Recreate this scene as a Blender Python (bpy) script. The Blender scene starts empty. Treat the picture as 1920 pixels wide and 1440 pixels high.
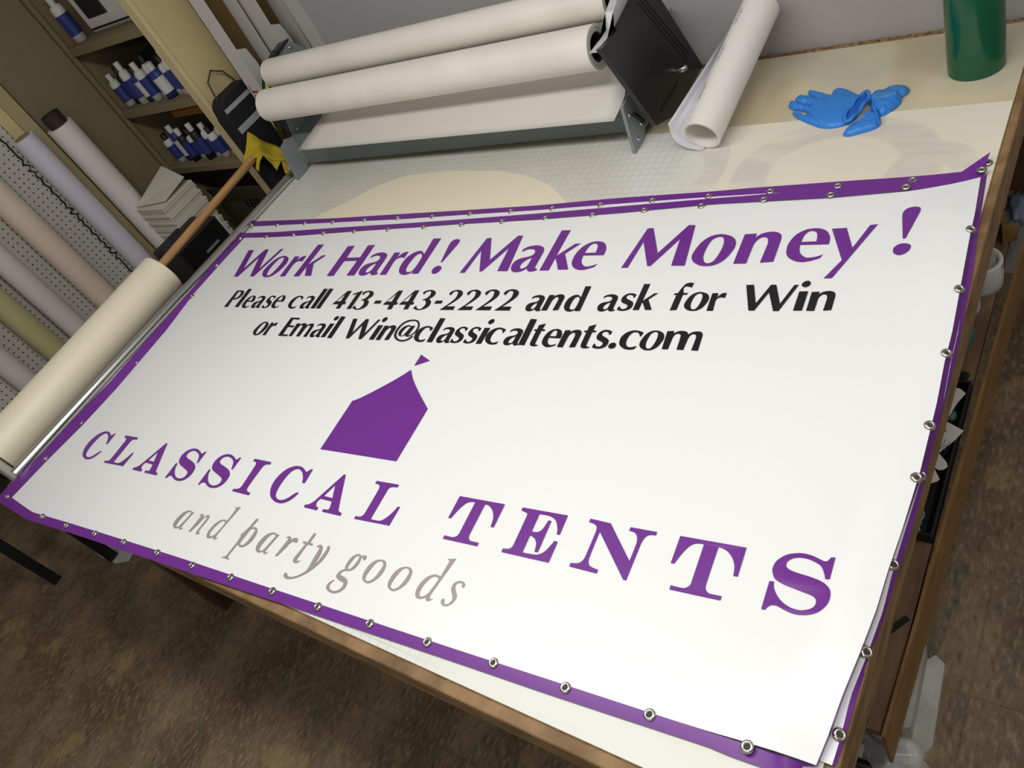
import bpy, bmesh, math, random
from mathutils import Vector, Matrix
from mathutils.geometry import tessellate_polygon, delaunay_2d_cdt
random.seed(7)
S = bpy.context.scene
COL = S.collection
# ------------------------------------------------------------------ camera
cd = bpy.data.cameras.new('camera'); cam = bpy.data.objects.new('camera', cd); COL.objects.link(cam)
cd.sensor_width = 36; cd.lens = 1484/1920*36; cd.clip_start = .05
rx, ry, rz = (0.7853,0.4606,-0.4137), (-0.1084,0.7602,0.6406), (0.6095,-0.4582,0.6469)
cam.matrix_world = Matrix(((rx[0],ry[0],rz[0],0),(rx[1],ry[1],rz[1],0),(rx[2],ry[2],rz[2],2.05),(0,0,0,1)))
S.camera = cam
# ------------------------------------------------------------------ light
w = bpy.data.worlds.new('room'); S.world = w; w.use_nodes = True
w.node_tree.nodes['Background'].inputs[0].default_value = (1,.985,.96,1)
w.node_tree.nodes['Background'].inputs[1].default_value = .19
def area(loc, sx, sy, e, rot=(0,0,0), col=(1,.985,.95)):
    l = bpy.data.lights.new('ceiling_lamp','AREA'); l.shape='RECTANGLE'; l.size=sx; l.size_y=sy; l.energy=e; l.color=col
    o = bpy.data.objects.new('ceiling_lamp', l); COL.objects.link(o); o.location=loc; o.rotation_euler=rot
area((-1.1,.55,2.72),2.4,.30,36)
area((-.3,-1.3,2.72),2.4,.30,21)
area((.9,.9,2.72),.30,1.2,15)
S.view_settings.view_transform='Standard'; S.view_settings.look='None'; S.view_settings.gamma=1
S.view_settings.use_curve_mapping=False
S.view_settings.exposure=-.16
# ------------------------------------------------------------------ materials
def lin(c): return tuple(((x/255)/12.92 if x/255<=.04045 else ((x/255+.055)/1.055)**2.4) for x in c)+(1,)
def mat(name, c, rough=.6, metal=0, c2=None, scale=8, stretch=(1,1,1), bump=0, bscale=60, spec=.5, detail=4, lo=.35, hi=.65, world=False):
    m = bpy.data.materials.new(name); m.use_nodes=True; t=m.node_tree; b=t.nodes['Principled BSDF']
    b.inputs['Base Color'].default_value=lin(c); b.inputs['Roughness'].default_value=rough; b.inputs['Metallic'].default_value=metal
    b.inputs['Specular IOR Level'].default_value=spec
    if c2 or bump:
        tc=t.nodes.new('ShaderNodeTexCoord'); mp=t.nodes.new('ShaderNodeMapping'); mp.inputs['Scale'].default_value=stretch
        t.links.new(tc.outputs['Object'],mp.inputs['Vector'])
        if world:
            ge=t.nodes.new('ShaderNodeNewGeometry'); t.links.new(ge.outputs['Position'],mp.inputs['Vector'])
    if c2:
        n=t.nodes.new('ShaderNodeTexNoise'); n.inputs['Scale'].default_value=scale; n.inputs['Detail'].default_value=detail
        r=t.nodes.new('ShaderNodeValToRGB'); r.color_ramp.elements[0].position=lo; r.color_ramp.elements[1].position=hi
        r.color_ramp.elements[0].color=lin(c); r.color_ramp.elements[1].color=lin(c2)
        t.links.new(mp.outputs['Vector'],n.inputs['Vector']); t.links.new(n.outputs['Fac'],r.inputs['Fac']); t.links.new(r.outputs['Color'],b.inputs['Base Color'])
    if bump:
        n2=t.nodes.new('ShaderNodeTexNoise'); n2.inputs['Scale'].default_value=bscale; n2.inputs['Detail'].default_value=3
        bp=t.nodes.new('ShaderNodeBump'); bp.inputs['Strength'].default_value=bump; bp.inputs['Distance'].default_value=.01
        t.links.new(mp.outputs['Vector'],n2.inputs['Vector']); t.links.new(n2.outputs['Fac'],bp.inputs['Height']); t.links.new(bp.outputs['Normal'],b.inputs['Normal'])
    return m
class NT:
    """tiny node maths helper"""
    def __init__(s,m): s.t=m.node_tree
    def new(s,k): return s.t.nodes.new(k)
    def m(s,op,a,b=None,c=None):
        n=s.new('ShaderNodeMath'); n.operation=op
        for i,v in enumerate((a,b,c)):
            if v is None: continue
            if isinstance(v,(int,float)): n.inputs[i].default_value=v
            else: s.t.links.new(v,n.inputs[i])
        return n.outputs[0]
    def pos(s):
        g=s.new('ShaderNodeNewGeometry'); x=s.new('ShaderNodeSeparateXYZ'); s.t.links.new(g.outputs['Position'],x.inputs[0]); return x.outputs
    def mix(s,f,a,b):
        n=s.new('ShaderNodeMix'); n.data_type='RGBA'
        if isinstance(f,(int,float)): n.inputs[0].default_value=f
        else: s.t.links.new(f,n.inputs[0])
        for v,i in ((a,6),(b,7)):
            if isinstance(v,tuple): n.inputs[i].default_value=lin(v)
            else: s.t.links.new(v,n.inputs[i])
        return n.outputs[2]
    def noise(s,scale,stretch=(1,1,1),detail=3,rot=(0,0,0)):
        g=s.new('ShaderNodeNewGeometry'); mp=s.new('ShaderNodeMapping'); mp.inputs['Scale'].default_value=stretch; mp.inputs['Rotation'].default_value=rot
        s.t.links.new(g.outputs['Position'],mp.inputs['Vector'])
        n=s.new('ShaderNodeTexNoise'); n.inputs['Scale'].default_value=scale; n.inputs['Detail'].default_value=detail
        s.t.links.new(mp.outputs[0],n.inputs['Vector']); return n.outputs['Fac']
    def ramp(s,f,a,b):
        n=s.new('ShaderNodeMapRange'); n.clamp=True; s.t.links.new(f,n.inputs[0]); n.inputs[1].default_value=a; n.inputs[2].default_value=b; return n.outputs[0]
    def base(s,c): s.t.links.new(c,s.t.nodes['Principled BSDF'].inputs['Base Color'])
M={}
M['vinyl']=mat('banner_vinyl',(238,239,238),.34,bump=.05,bscale=5,stretch=(1.5,.35,1),world=True,spec=.45)
M['purple']=mat('purple_print',(112,45,142),.36,spec=.45)
M['black_print']=mat('black_print',(26,26,27),.30,spec=.5)
M['grey_print']=mat('grey_print',(158,148,145),.36)
M['nickel']=mat('nickel',(205,200,190),.22,1)
M['hole']=mat('hole_dark',(62,58,46),.8)
M['wood']=mat('table_wood',(150,118,80),.65,c2=(110,84,54),scale=14,stretch=(1,1,4),bump=.12,bscale=80,detail=6)
M['wood_edge']=mat('raw_edge',(165,132,88),.7,c2=(112,86,54),scale=24,bump=.25,bscale=120,detail=8)
M['leg_wood']=mat('leg_wood',(84,56,34),.7,c2=(62,40,24),scale=10,stretch=(4,4,.6))
M['lumber']=mat('pine_lumber',(140,104,58),.6,c2=(118,82,42),scale=10,stretch=(6,.8,6),detail=6)
M['ply']=mat('plywood',(128,98,70),.7,c2=(98,72,48),scale=7,stretch=(6,1,1),detail=7,bump=.08)
M['chip']=mat('chipboard',(168,134,90),.85,c2=(96,70,44),scale=90,detail=3,bump=.4,bscale=150)
M['alu']=mat('aluminium',(205,205,200),.28,1,bump=.03,bscale=200,stretch=(1,.02,1))
M['cream']=mat('cream_vinyl',(240,230,205),.42)
M['dowel']=mat('dowel_wood',(196,152,100),.5,c2=(172,126,78),scale=14,stretch=(6,.6,6),detail=6)
M['cloth']=mat('yellow_cloth',(205,182,40),.9,c2=(176,152,34),scale=16,bump=.5,bscale=260)
M['white_roll']=mat('white_media',(238,232,220),.42,c2=(230,222,210),scale=5)
M['liner']=mat('roll_liner',(236,232,226),.45)
M['white_sheet']=mat('white_sheet',(214,208,200),.5)
M['core']=mat('core_dark',(48,36,34),.7)
M['steel']=mat('grey_steel',(140,146,146),.45,.15)
M['steel_dark']=mat('grey_panel',(116,124,124),.5,.1)
M['silver']=mat('silver_plate',(208,206,204),.4,.2)
M['blackgloss']=mat('black_cover',(20,20,21),.3,spec=.5,bump=.02,bscale=300)
M['black']=mat('black_plastic',(18,18,20),.5)
M['chrome']=mat('chrome',(200,200,205),.15,1)
M['glove']=mat('blue_nitrile',(50,132,220),.42,bump=.45,bscale=34)
M['glove_dark']=mat('blue_inside',(20,92,190),.5)
M['glove_grime']=mat('blue_grimy',(70,120,165),.5,c2=(50,130,214),scale=18)
M['green']=mat('green_vinyl',(8,86,58),.16,spec=.6)
M['wall']=mat('grey_wall',(176,172,172),.75,c2=(172,168,168),scale=2)
M['panel']=mat('white_panel',(196,192,188),.7)
M['beige']=mat('beige_paint',(176,162,122),.6,c2=(170,155,114),scale=4)
M['beige_shaded']=mat('beige_shaded_paint',(128,116,84),.7)  # beige darkened: shade on the cabinet door and interior is put into the colour
M['cream_paint']=mat('cream_paint',(214,196,148),.5,c2=(205,186,138),scale=5)
M['carton']=mat('carton_white',(200,196,190),.7)
M['carton_in']=mat('carton_brown',(104,84,44),.9)
M['red']=mat('red_print',(168,36,40),.5)
M['lavender']=mat('clear_film',(148,148,160),.4)
M['bag']=mat('black_fabric',(22,24,28),.85,bump=.2,bscale=300)
M['bag_strip']=mat('grey_webbing',(165,170,175),.7)
M['tan']=mat('tan_core',(150,122,100),.8)
M['grey_white']=mat('dirty_white',(206,204,198),.6)
M['darkbox']=mat('dark_cardboard',(74,66,52),.85)
M['fluor']=mat('lime_label',(170,205,90),.6)
M['board_white']=mat('board_white',(214,206,192),.7)
M['blue_label']=mat('blue_label',(44,52,120),.5)
M['orange']=mat('orange_cover',(176,112,44),.6)
M['dark_lump']=mat('dark_rags',(40,40,34),.95,bump=.8,bscale=40)
M['red_tape']=mat('red_tape',(190,48,36),.5)
M['lime']=mat('lime_ink',(200,215,40),.5)
M['plaster']=mat('plaster',(190,188,180),.85,c2=(168,164,154),scale=12,bump=.3)
M['tealbag']=mat('teal_plastic',(70,110,96),.5)
M['bluegrey']=mat('bluegrey_bag',(92,104,120),.4)
def clear():
    m=bpy.data.materials.new('clear_plastic'); m.use_nodes=True; b=m.node_tree.nodes['Principled BSDF']
    b.inputs['Base Color'].default_value=(.9,.9,.88,1); b.inputs['Roughness'].default_value=.12; b.inputs['Alpha'].default_value=.28; return m
M['clear']=clear()
# cutting mat: inch grid, ghost shapes of old prints, tan stains (all flat print and wear)
def ellipse(N,p,cx,cy,rx_,ry_,inner):
    dx=N.m('DIVIDE',N.m('SUBTRACT',p[0],cx),rx_); dy=N.m('DIVIDE',N.m('SUBTRACT',p[1],cy),ry_)
    d=N.m('SQRT',N.m('ADD',N.m('MULTIPLY',dx,dx),N.m('MULTIPLY',dy,dy)))
    return N.m('MULTIPLY',N.ramp(d,inner-.03,inner+.03),N.ramp(d,1.03,.97))
def mat_surface():
    m=mat('mat_translucent',(222,222,214),.38,spec=.4); N=NT(m); p=N.pos()
    def line(v): 
        f=N.m('FRACT',N.m('MULTIPLY',v,39.37)); d=N.m('ABSOLUTE',N.m('SUBTRACT',f,.5)); return N.ramp(d,.40,.47)
    g=N.m('MAXIMUM',line(p[0]),line(p[1]))
    st=N.ramp(N.noise(2.2,detail=3),.45,.7)
    c=N.mix(st,(224,224,217),(216,211,196))
    right=N.ramp(p[0],-1.05,-.85)
    c=N.mix(N.m('MULTIPLY',g,N.m('SUBTRACT',.32,N.m('MULTIPLY',right,.32))),c,(168,170,176))
    gh=N.m('MAXIMUM',N.m('MAXIMUM',ellipse(N,p,-.60,1.58,.24,.20,.62),ellipse(N,p,-.98,1.60,.11,.17,.45)),ellipse(N,p,-.38,1.50,.10,.16,.5))
    gh=N.m('MULTIPLY',gh,N.ramp(N.noise(7,stretch=(.6,3,1),rot=(0,0,.1)),.3,.55))
    warm=N.m('MULTIPLY',N.m('MULTIPLY',right,N.ramp(p[1],1.0,1.3)),.55)
    c=N.mix(warm,c,(240,228,200)); c=N.mix(N.m('MULTIPLY',N.m('MULTIPLY',gh,right),.5),c,(196,190,186))
    N.base(c); return m
M['mat']=mat_surface()
def table_surface():
    m=mat('stained_laminate',(206,196,166),.4,spec=.4); N=NT(m)
    a=N.ramp(N.noise(2.6,detail=2),.42,.56); b=N.ramp(N.noise(5,stretch=(1,.5,1),detail=2),.5,.64)
    c=N.mix(a,(214,203,172),(196,190,168)); c=N.mix(N.m('MULTIPLY',b,.5),c,(186,168,136)); N.base(c); return m
M['laminate']=table_surface()
def floor_mat():
    m=mat('slate_vinyl',(80,66,48),.5,spec=.35); N=NT(m); t=m.node_tree
    a=N.noise(3.2,stretch=(1.5,.9,1),detail=8,rot=(0,0,.5)); b=N.noise(11,stretch=(1.8,.8,1),detail=7,rot=(0,0,.4)); d=N.noise(45,stretch=(2,.8,1),detail=5,rot=(0,0,.5))
    c=N.mix(N.ramp(a,.40,.62),(98,79,58),(134,114,88)); c=N.mix(N.m('MULTIPLY',N.ramp(b,.5,.68),.75),c,(98,91,72))
    c=N.mix(N.m('MULTIPLY',N.ramp(N.noise(6,detail=8),.58,.66),.55),c,(154,130,88))
    c=N.mix(N.m('MULTIPLY',N.ramp(d,.52,.66),.5),c,(160,142,116)); c=N.mix(N.m('MULTIPLY',N.ramp(d,.42,.34),.5),c,(64,52,38)); N.base(c)
    bp=N.new('ShaderNodeBump'); bp.inputs['Strength'].default_value=.35; bp.inputs['Distance'].default_value=.004
    t.links.new(N.m('ADD',b,N.m('MULTIPLY',d,.6)),bp.inputs['Height']); t.links.new(bp.outputs[0],t.nodes['Principled BSDF'].inputs['Normal']); return m
M['floor']=floor_mat()
def peg_mat():
    m=mat('pegboard_paint',(196,192,184),.6); N=NT(m); p=N.pos()
    def fr(v,off): return N.m('SUBTRACT',N.m('FRACT',N.m('ADD',N.m('MULTIPLY',v,39.37),off)),.5)
    fy=fr(p[1],.03); fz=fr(p[2],.1)
    d=N.m('SQRT',N.m('ADD',N.m('MULTIPLY',fy,fy),N.m('MULTIPLY',fz,fz)))
    N.base(N.mix(N.ramp(d,.155,.115),(196,192,184),(20,18,16))); return m
M['peg']=peg_mat()
# ------------------------------------------------------------------ object helpers
def tag(o,label,cat,group=None,kind=None):
    if label: o['label']=label
    if cat: o['category']=cat
    if group: o['group']=group
    if kind: o['kind']=kind
    return o
def thing(name,label,cat,loc=(0,0,0),group=None):
    o=bpy.data.objects.new(name,None); COL.objects.link(o); o.location=loc; o.empty_display_size=.05
    return tag(o,label,cat,group)
def link(name,me,parent=None):
    o=bpy.data.objects.new(name,me); COL.objects.link(o)
    if parent:
        o.parent=parent
        b=parent; off=Vector((0,0,0))
        while b: off+=b.location; b=b.parent
        o.location=-off
    return o
class MB:
    def __init__(s): s.v=[]; s.f=[]; s.mi=[]; s.sm=[]
    def add(s,vs,fs,mi=0,smooth=False):
        n=len(s.v); s.v+= [tuple(x) for x in vs]
        for f in fs: s.f.append(tuple(n+i for i in f)); s.mi.append(mi); s.sm.append(smooth)
        return s
    def box(s,a,b,mi=0,rot=None,bev=0):
        bm=bmesh.new(); bmesh.ops.create_cube(bm,size=1)
        c=[(a[i]+b[i])/2 for i in range(3)]; d=[abs(b[i]-a[i]) for i in range(3)]
        for v in bm.verts: v.co=Vector((v.co[0]*d[0],v.co[1]*d[1],v.co[2]*d[2]))
        if bev: bmesh.ops.bevel(bm,geom=bm.edges[:],offset=min(bev,min(d)*.45),segments=1,affect='EDGES')
        bm.verts.index_update()
        vs=[]
        for v in bm.verts:
            co=v.co.copy()
            if rot is not None: co=rot@co
            vs.append(co+Vector(c))
        s.add(vs,[[v.index for v in f.verts] for f in bm.faces],mi); bm.free(); return s
    def tube(s,p,q,r,r2=None,n=24,mi=0,caps=True,inner=0,mi_cap=None):
        p=Vector(p);q=Vector(q);ax=(q-p).normalized(); u=ax.orthogonal().normalized(); w_=ax.cross(u); r2=r if r2 is None else r2
        mi_cap=mi if mi_cap is None else mi_cap
        ring=lambda c,rr:[c+(u*math.cos(2*math.pi*k/n)+w_*math.sin(2*math.pi*k/n))*rr for k in range(n)]
        s.add(ring(p,r)+ring(q,r2),[(k,(k+1)%n,n+(k+1)%n,n+k) for k in range(n)],mi,True)
        if inner:
            s.add(ring(p,inner)+ring(q,inner),[(k,n+k,n+(k+1)%n,(k+1)%n) for k in range(n)],mi_cap,True)
            s.add(ring(p,r)+ring(p,inner),[(k,n+k,n+(k+1)%n,(k+1)%n) for k in range(n)],mi_cap)
            s.add(ring(q,r2)+ring(q,inner),[(k,(k+1)%n,n+(k+1)%n,n+k) for k in range(n)],mi_cap)
        elif caps:
            s.add(ring(p,r),[tuple(range(n))[::-1]],mi_cap); s.add(ring(q,r2),[tuple(range(n))],mi_cap)
        return s
    def path(s,pts,r,n=8,mi=0):
        pts=[Vector(p) for p in pts]; rings=[]
        for i,p in enumerate(pts):
            d=(pts[min(i+1,len(pts)-1)]-pts[max(i-1,0)]).normalized(); u=d.cross(Vector((0.13,.2,.97))).normalized(); w_=d.cross(u)
            rr=r[i] if isinstance(r,(list,tuple)) else r
            rings+= [p+(u*math.cos(2*math.pi*k/n)+w_*math.sin(2*math.pi*k/n))*rr for k in range(n)]
        fs=[(i*n+k,i*n+(k+1)%n,(i+1)*n+(k+1)%n,(i+1)*n+k) for i in range(len(pts)-1) for k in range(n)]
        s.add(rings,fs,mi,True); L=len(pts)-1
        s.add(rings[:n],[tuple(range(n))[::-1]],mi); s.add(rings[L*n:],[tuple(range(n))],mi); return s
    def lathe(s,c,prof,n=24,mi=0,axis=(0,0,1)):
        c=Vector(c); ax=Vector(axis).normalized(); u=ax.orthogonal().normalized(); w_=ax.cross(u); vs=[]
        for r,h in prof: vs+=[c+ax*h+(u*math.cos(2*math.pi*k/n)+w_*math.sin(2*math.pi*k/n))*r for k in range(n)]
        s.add(vs,[(i*n+k,i*n+(k+1)%n,(i+1)*n+(k+1)%n,(i+1)*n+k) for i in range(len(prof)-1) for k in range(n)],mi,True); return s
    def prism(s,poly,vec,mi=0):
        v=Vector(vec); a=[Vector(p) for p in poly]; n=len(a)
        tri=tessellate_polygon([a])
        s.add(a+[p+v for p in a],[tuple(t) for t in tri]+[tuple(n+i for i in t[::-1]) for t in tri]+[(i,(i+1)%n,n+(i+1)%n,n+i) for i in range(n)],mi); return s
    def grid(s,rows,mi=0,smooth=True):
        n=len(rows[0]); s.add([p for r in rows for p in r],[(i*n+k,i*n+k+1,(i+1)*n+k+1,(i+1)*n+k) for i in range(len(rows)-1) for k in range(n-1)],mi,smooth); return s
    def build(s,name,mats,parent=None,fix=True):
        me=bpy.data.meshes.new(name); me.from_pydata([tuple(v) for v in s.v],[],s.f)
        mats=mats if isinstance(mats,(list,tuple)) else [mats]
        for m in mats: me.materials.append(m)
        me.polygons.foreach_set('material_index',s.mi); me.polygons.foreach_set('use_smooth',s.sm)
        if fix:
            bm=bmesh.new(); bm.from_mesh(me); bmesh.ops.recalc_face_normals(bm,faces=bm.faces[:]); bm.to_mesh(me); bm.free()
        me.update(); return link(name,me,parent)
def solid(o,t,off=0):
    m=o.modifiers.new('solid','SOLIDIFY'); m.thickness=t; m.offset=off; return o
def subd(o,n=2):
    m=o.modifiers.new('sub','SUBSURF'); m.levels=n; m.render_levels=n; return o
def copy_tree(o,parent=None):
    c=o.copy(); COL.objects.link(c)
    if parent: c.parent=parent
    for ch in list(o.children): copy_tree(ch,c)
    return c
def struct(o): o['kind']='structure'; return o
def text_tris(txt,size):
    cu=bpy.data.curves.new('txt','FONT'); cu.body=txt; cu.size=size; cu.resolution_u=3
    o=bpy.data.objects.new('txt',cu); COL.objects.link(o)
    dg=bpy.context.evaluated_depsgraph_get(); me=o.evaluated_get(dg).to_mesh()
    v=[tuple(p.co) for p in me.vertices]; f=[tuple(p.vertices) for p in me.polygons]
    o.evaluated_get(dg).to_mesh_clear(); bpy.data.objects.remove(o); bpy.data.curves.remove(cu); return v,f
def text_on(name,txt,size,o,ex,ey,m,parent,sx=1.0):
    v,f=text_tris(txt,size); o=Vector(o);ex=Vector(ex).normalized();ey=Vector(ey).normalized()
    return MB().add([o+ex*p[0]*sx+ey*p[1] for p in v],f).build(name,m,parent,fix=False)
def resample(pts,n):
    pts=[Vector(p) for p in pts]; d=[0]
    for a,b in zip(pts,pts[1:]): d.append(d[-1]+(b-a).length)
    out=[]; j=0
    for i in range(n):
        t=d[-1]*i/(n-1)
        while j<len(pts)-2 and d[j+1]<t: j+=1
        k=(t-d[j])/max(d[j+1]-d[j],1e-9); out.append(pts[j].lerp(pts[j+1],min(max(k,0),1)))
    return out
# ------------------------------------------------------------------ room
fl=struct(MB().box((-5.2,-2.4,-.06),(1.6,3.1,-.0015)).build('floor',M['floor']))
tm=MB().box((-.1518,-.1518,-.0015),(.1518,.1518,0),bev=.0008); t0=tm.build('tile',M['floor'],fl)
first=True
for i in range(-14,4):
    for j in range(-3,9):
        x=-.204+.1524+i*.3048; y=.05+.1524+j*.3048-.2
        t=t0 if first else t0.copy()
        if not first: COL.objects.link(t)
        first=False; t.location=(x,y,random.uniform(-.0004,0))
wb=struct(MB().box((-2.664,2.143,0),(1.6,2.20,2.75)).build('wall_back',M['wall']))
struct(MB().box((-2.745,2.140,0),(-2.6655,2.20,2.75)).build('trim_1',M['panel']))
struct(MB().box((-5.2,2.75,0),(-2.6,2.80,2.75)).build('wall_rear',M['beige']))
struct(MB().box((-5.25,-2.4,0),(-5.2,2.8,2.75)).build('wall_left',M['beige']))
# ------------------------------------------------------------------ table
TB=thing('work_table','large wooden work table under the white banner, with raw timber edges and a lower shelf','table',(-1.53,1.15,0))
MB().box((-2.81,.19,.825),(-.262,2.118,.8555),bev=.001).build('table_top',M['chip'],TB)
MB().box((-2.81,.168,.768),(-.245,.1915,.8575),bev=.0025).build('front_rail',M['wood'],TB)
MB().box((-.2635,.192,.762),(-.245,2.10,.8575),bev=.0025).build('side_rail',M['wood'],TB)
MB().box((-2.81,.192,.77),(-2.79,2.118,.8575),bev=.002).build('side_rail',M['wood'],TB)
MB().box((-2.81,2.1185,.82),(-.245,2.139,.8575)).build('raw_back_edge',M['chip'],TB)
MB().box((-2.80,.192,.8556),(-.2637,2.1175,.8585)).build('laminate_top',M['laminate'],TB)
for a,b in (((-2.69,.222),(-2.59,.269)),((-.44,.24),(-.35,.285)),((-2.69,1.98),(-2.60,2.05)),((-.44,1.98),(-.35,2.05))):
    MB().box((a[0],a[1],0),(b[0],b[1],.825),bev=.002).build('leg',M['leg_wood'],TB)
MB().box((-2.58,.50,.37),(-.285,2.06,.39)).build('shelf',M['ply'],TB)
sl=MB(); a0=Vector((-.279,.49,.26)); a1=Vector((-.240,2.06,.26)); wd=Vector((-.007,0,0)); hz=Vector((0,0,.142))
sl.add([a0,a1,a1+wd,a0+wd,a0+hz,a1+hz,a1+wd+hz,a0+wd+hz],[(0,1,2,3),(4,7,6,5),(0,4,5,1),(1,5,6,2),(2,6,7,3),(3,7,4,0)]).build('shelf_rail',M['lumber'],TB)
MB().box((-.44,.285,.25),(-.405,1.98,.36)).build('shelf_bearer',M['leg_wood'],TB)
MB().box((-2.86,.20,.60),(-2.8105,.26,.80)).build('roll_bracket',M['steel'],TB)
# cutting mat, rod
tag(MB().box((-2.785,.1925,.8587),(-.2642,1.789,.8612)).build('cutting_mat',M['mat']),'translucent white cutting mat with a faint grid covering the table','mat')
sh=[(-2.3997,1.4555,0.8618),(-2.3796,1.4843,0.8618),(-2.293,1.5398,0.8618),(-2.2129,1.6184,0.8618),(-2.0904,1.6747,0.8618),(-1.8909,1.6841,0.8618),(-1.6696,1.6675,0.8618),(-1.5182,1.6284,0.8618),(-1.4099,1.5775,0.8618),(-1.3146,1.5048,0.8618),(-1.2568,1.4453,0.8618)]
tag(MB().prism(resample(sh,40)+[Vector((-1.40,1.30,.8618)),Vector((-2.30,1.30,.8618))],(0,0,.0012)).build('cream_sheet',M['cream']),'round ended cream vinyl sheet half hidden under the banner top','sheet')
tag(MB().tube((-2.775,.21,.8785),(-2.772,1.735,.8785),.0165,n=28,inner=.0145).build('metal_tube',M['alu']),'long silver metal tube along the left table edge','tube')
# ------------------------------------------------------------------ banners
def curve3(pts,n): return resample([Vector(p) for p in pts],n)
NB=90
iB=[(-2.6995,0.1436,0.868),(-2.5271,0.1323,0.868),(-2.3202,0.1492,0.868),(-2.0365,0.1699,0.868),(-1.7333,0.1906,0.868),(-1.4751,0.2059,0.868),(-0.8989,0.242,0.868),(-0.6735,0.257,0.868),(-0.4234,0.2733,0.868),(-0.3748,0.2773,0.868),(-0.3058,0.2814,0.868),(-0.2693,0.2833,0.876)]
iT=[(-2.7221,1.3464,0.868),(-2.5632,1.3484,0.868),(-2.41,1.3559,0.868),(-2.2684,1.3658,0.868),(-2.0695,1.3782,0.868),(-1.8855,1.3884,0.868),(-1.6635,1.4028,0.868),(-1.3572,1.4163,0.868),(-1.1046,1.4348,0.868),(-0.8503,1.4586,0.868),(-0.7627,1.4614,0.868),(-0.5638,1.4683,0.868),(-0.3892,1.4849,0.868),(-0.3226,1.4944,0.868),(-0.2818,1.5171,0.868)]
iL=[(-2.6995,0.1436,0.868),(-2.6892,0.293,0.868),(-2.6709,0.4381,0.868),(-2.6667,0.5921,0.868),(-2.6843,0.861,0.868),(-2.7198,1.0426,0.868),(-2.7234,1.201,0.868),(-2.7221,1.3464,0.868)]
iR=[(-0.2693,0.2833,0.876),(-0.2638,0.3237,0.882),(-0.2593,0.3801,0.888),(-0.2522,0.4405,0.892),(-0.2461,0.5124,0.894),(-0.2453,0.5791,0.893),(-0.242,0.6502,0.892),(-0.2403,0.7625,0.888),(-0.2449,0.9095,0.882),(-0.2504,0.9982,0.882),(-0.2514,1.0661,0.882),(-0.2602,1.2145,0.886),(-0.2667,1.3203,0.886),(-0.2696,1.3847,0.884),(-0.2804,1.5094,0.874)]
oB=[(-2.7787,0.1159,0.866),(-2.525,0.1075,0.866),(-2.2424,0.1299,0.866),(-1.851,0.1569,0.866),(-1.4542,0.1838,0.866),(-0.8869,0.2221,0.866),(-0.6891,0.2345,0.866),(-0.4168,0.2543,0.866),(-0.3728,0.2541,0.866),(-0.2996,0.2595,0.866),(-0.2707,0.289,0.8507)]
oT=[(-2.7771,1.3744,0.868),(-2.5528,1.3778,0.868),(-2.4216,1.3847,0.868),(-2.2224,1.3956,0.868),(-2.0634,1.4035,0.868),(-1.9021,1.4106,0.868),(-1.6768,1.4227,0.868),(-1.3713,1.4419,0.868),(-1.1167,1.4611,0.868),(-0.8582,1.4802,0.868),(-0.7708,1.4854,0.868),(-0.6362,1.4969,0.868),(-0.4925,1.5061,0.868),(-0.3951,1.5136,0.868),(-0.3206,1.5219,0.868),(-0.2767,1.5443,0.868)]
oL=[(-2.7787,0.1159,0.866),(-2.7759,0.1592,0.87),(-2.7369,0.3082,0.878),(-2.7215,0.4504,0.884),(-2.6968,0.6073,0.887),(-2.7074,0.7976,0.887),(-2.7206,1.0038,0.882),(-2.763,1.1987,0.872),(-2.7771,1.3744,0.868)]
oR=[(-0.2707,0.289,0.8507),(-0.2659,0.3306,0.857),(-0.2623,0.3883,0.8635),(-0.2553,0.4496,0.8678),(-0.2493,0.5226,0.8703),(-0.2487,0.5903,0.8698),(-0.2455,0.6623,0.8693),(-0.2405,0.7767,0.8662),(-0.2386,0.9253,0.8623),(-0.2446,1.0154,0.8633),(-0.2461,1.0831,0.863),(-0.2577,1.2333,0.8682),(-0.2651,1.3391,0.8681),(-0.2678,1.4038,0.8664),(-0.2767,1.5443,0.868)]
def coons(B,Tt,L,Rr,n):
    B,Tt,L,Rr=[curve3(c,n) for c in (B,Tt,L,Rr)]; rows=[]
    for j in range(n):
        v=j/(n-1); row=[]
        for i in range(n):
            u=i/(n-1)
            p=B[i]*(1-v)+Tt[i]*v+L[j]*(1-u)+Rr[j]*u-(B[0]*(1-u)*(1-v)+B[-1]*u*(1-v)+Tt[0]*(1-u)*v+Tt[-1]*u*v)
            row.append(p)
        rows.append(row)
    return rows
BN=thing('banner','large white vinyl banner with purple border lettered about hard work and party tents','banner',(-1.4,.75,.868))
rows=coons(iB,iT,iL,iR,NB)
RY=sorted((p[1],p[0],p[2]-.868) for p in iR)
def zoff(x,y):
    a=RY[0]
    for b in RY[1:]:
        if y<=b[0] or b is RY[-1]: break
        a=b
    t=max(0,min(1,(y-a[0])/max(b[0]-a[0],1e-6))); xr=a[1]+(b[1]-a[1])*t; l=a[2]+(b[2]-a[2])*t; d=max(0,xr-x)
    if d<.05: g=1+.30*math.sin(math.pi*d/.10)
    else: g=1.30*max(0,1-(d-.05)/.20)**2
    return l*g
for row in rows:
    for k,p in enumerate(row):
        if 0<k<NB-1: p.z=.868+zoff(p.x,p.y)+.0006*math.sin(p.x*9+p.y*14)*min(1,k/8)*max(0,min(1,(NB-1-k)/14))
pn=MB().grid(rows).build('banner_panel',M['vinyl'],BN,fix=False)
bd=MB()
for I,O,n in ((iB,oB,80),(iT,oT,80),(iL,oL,50),(iR,oR,60)):
    a=curve3(I,n); b=curve3(O,n); up=Vector((0,0,.0003))
    bd.grid([[p+up for p in a],[(p+q)/2+up for p,q in zip(a,b)],b])
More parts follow.
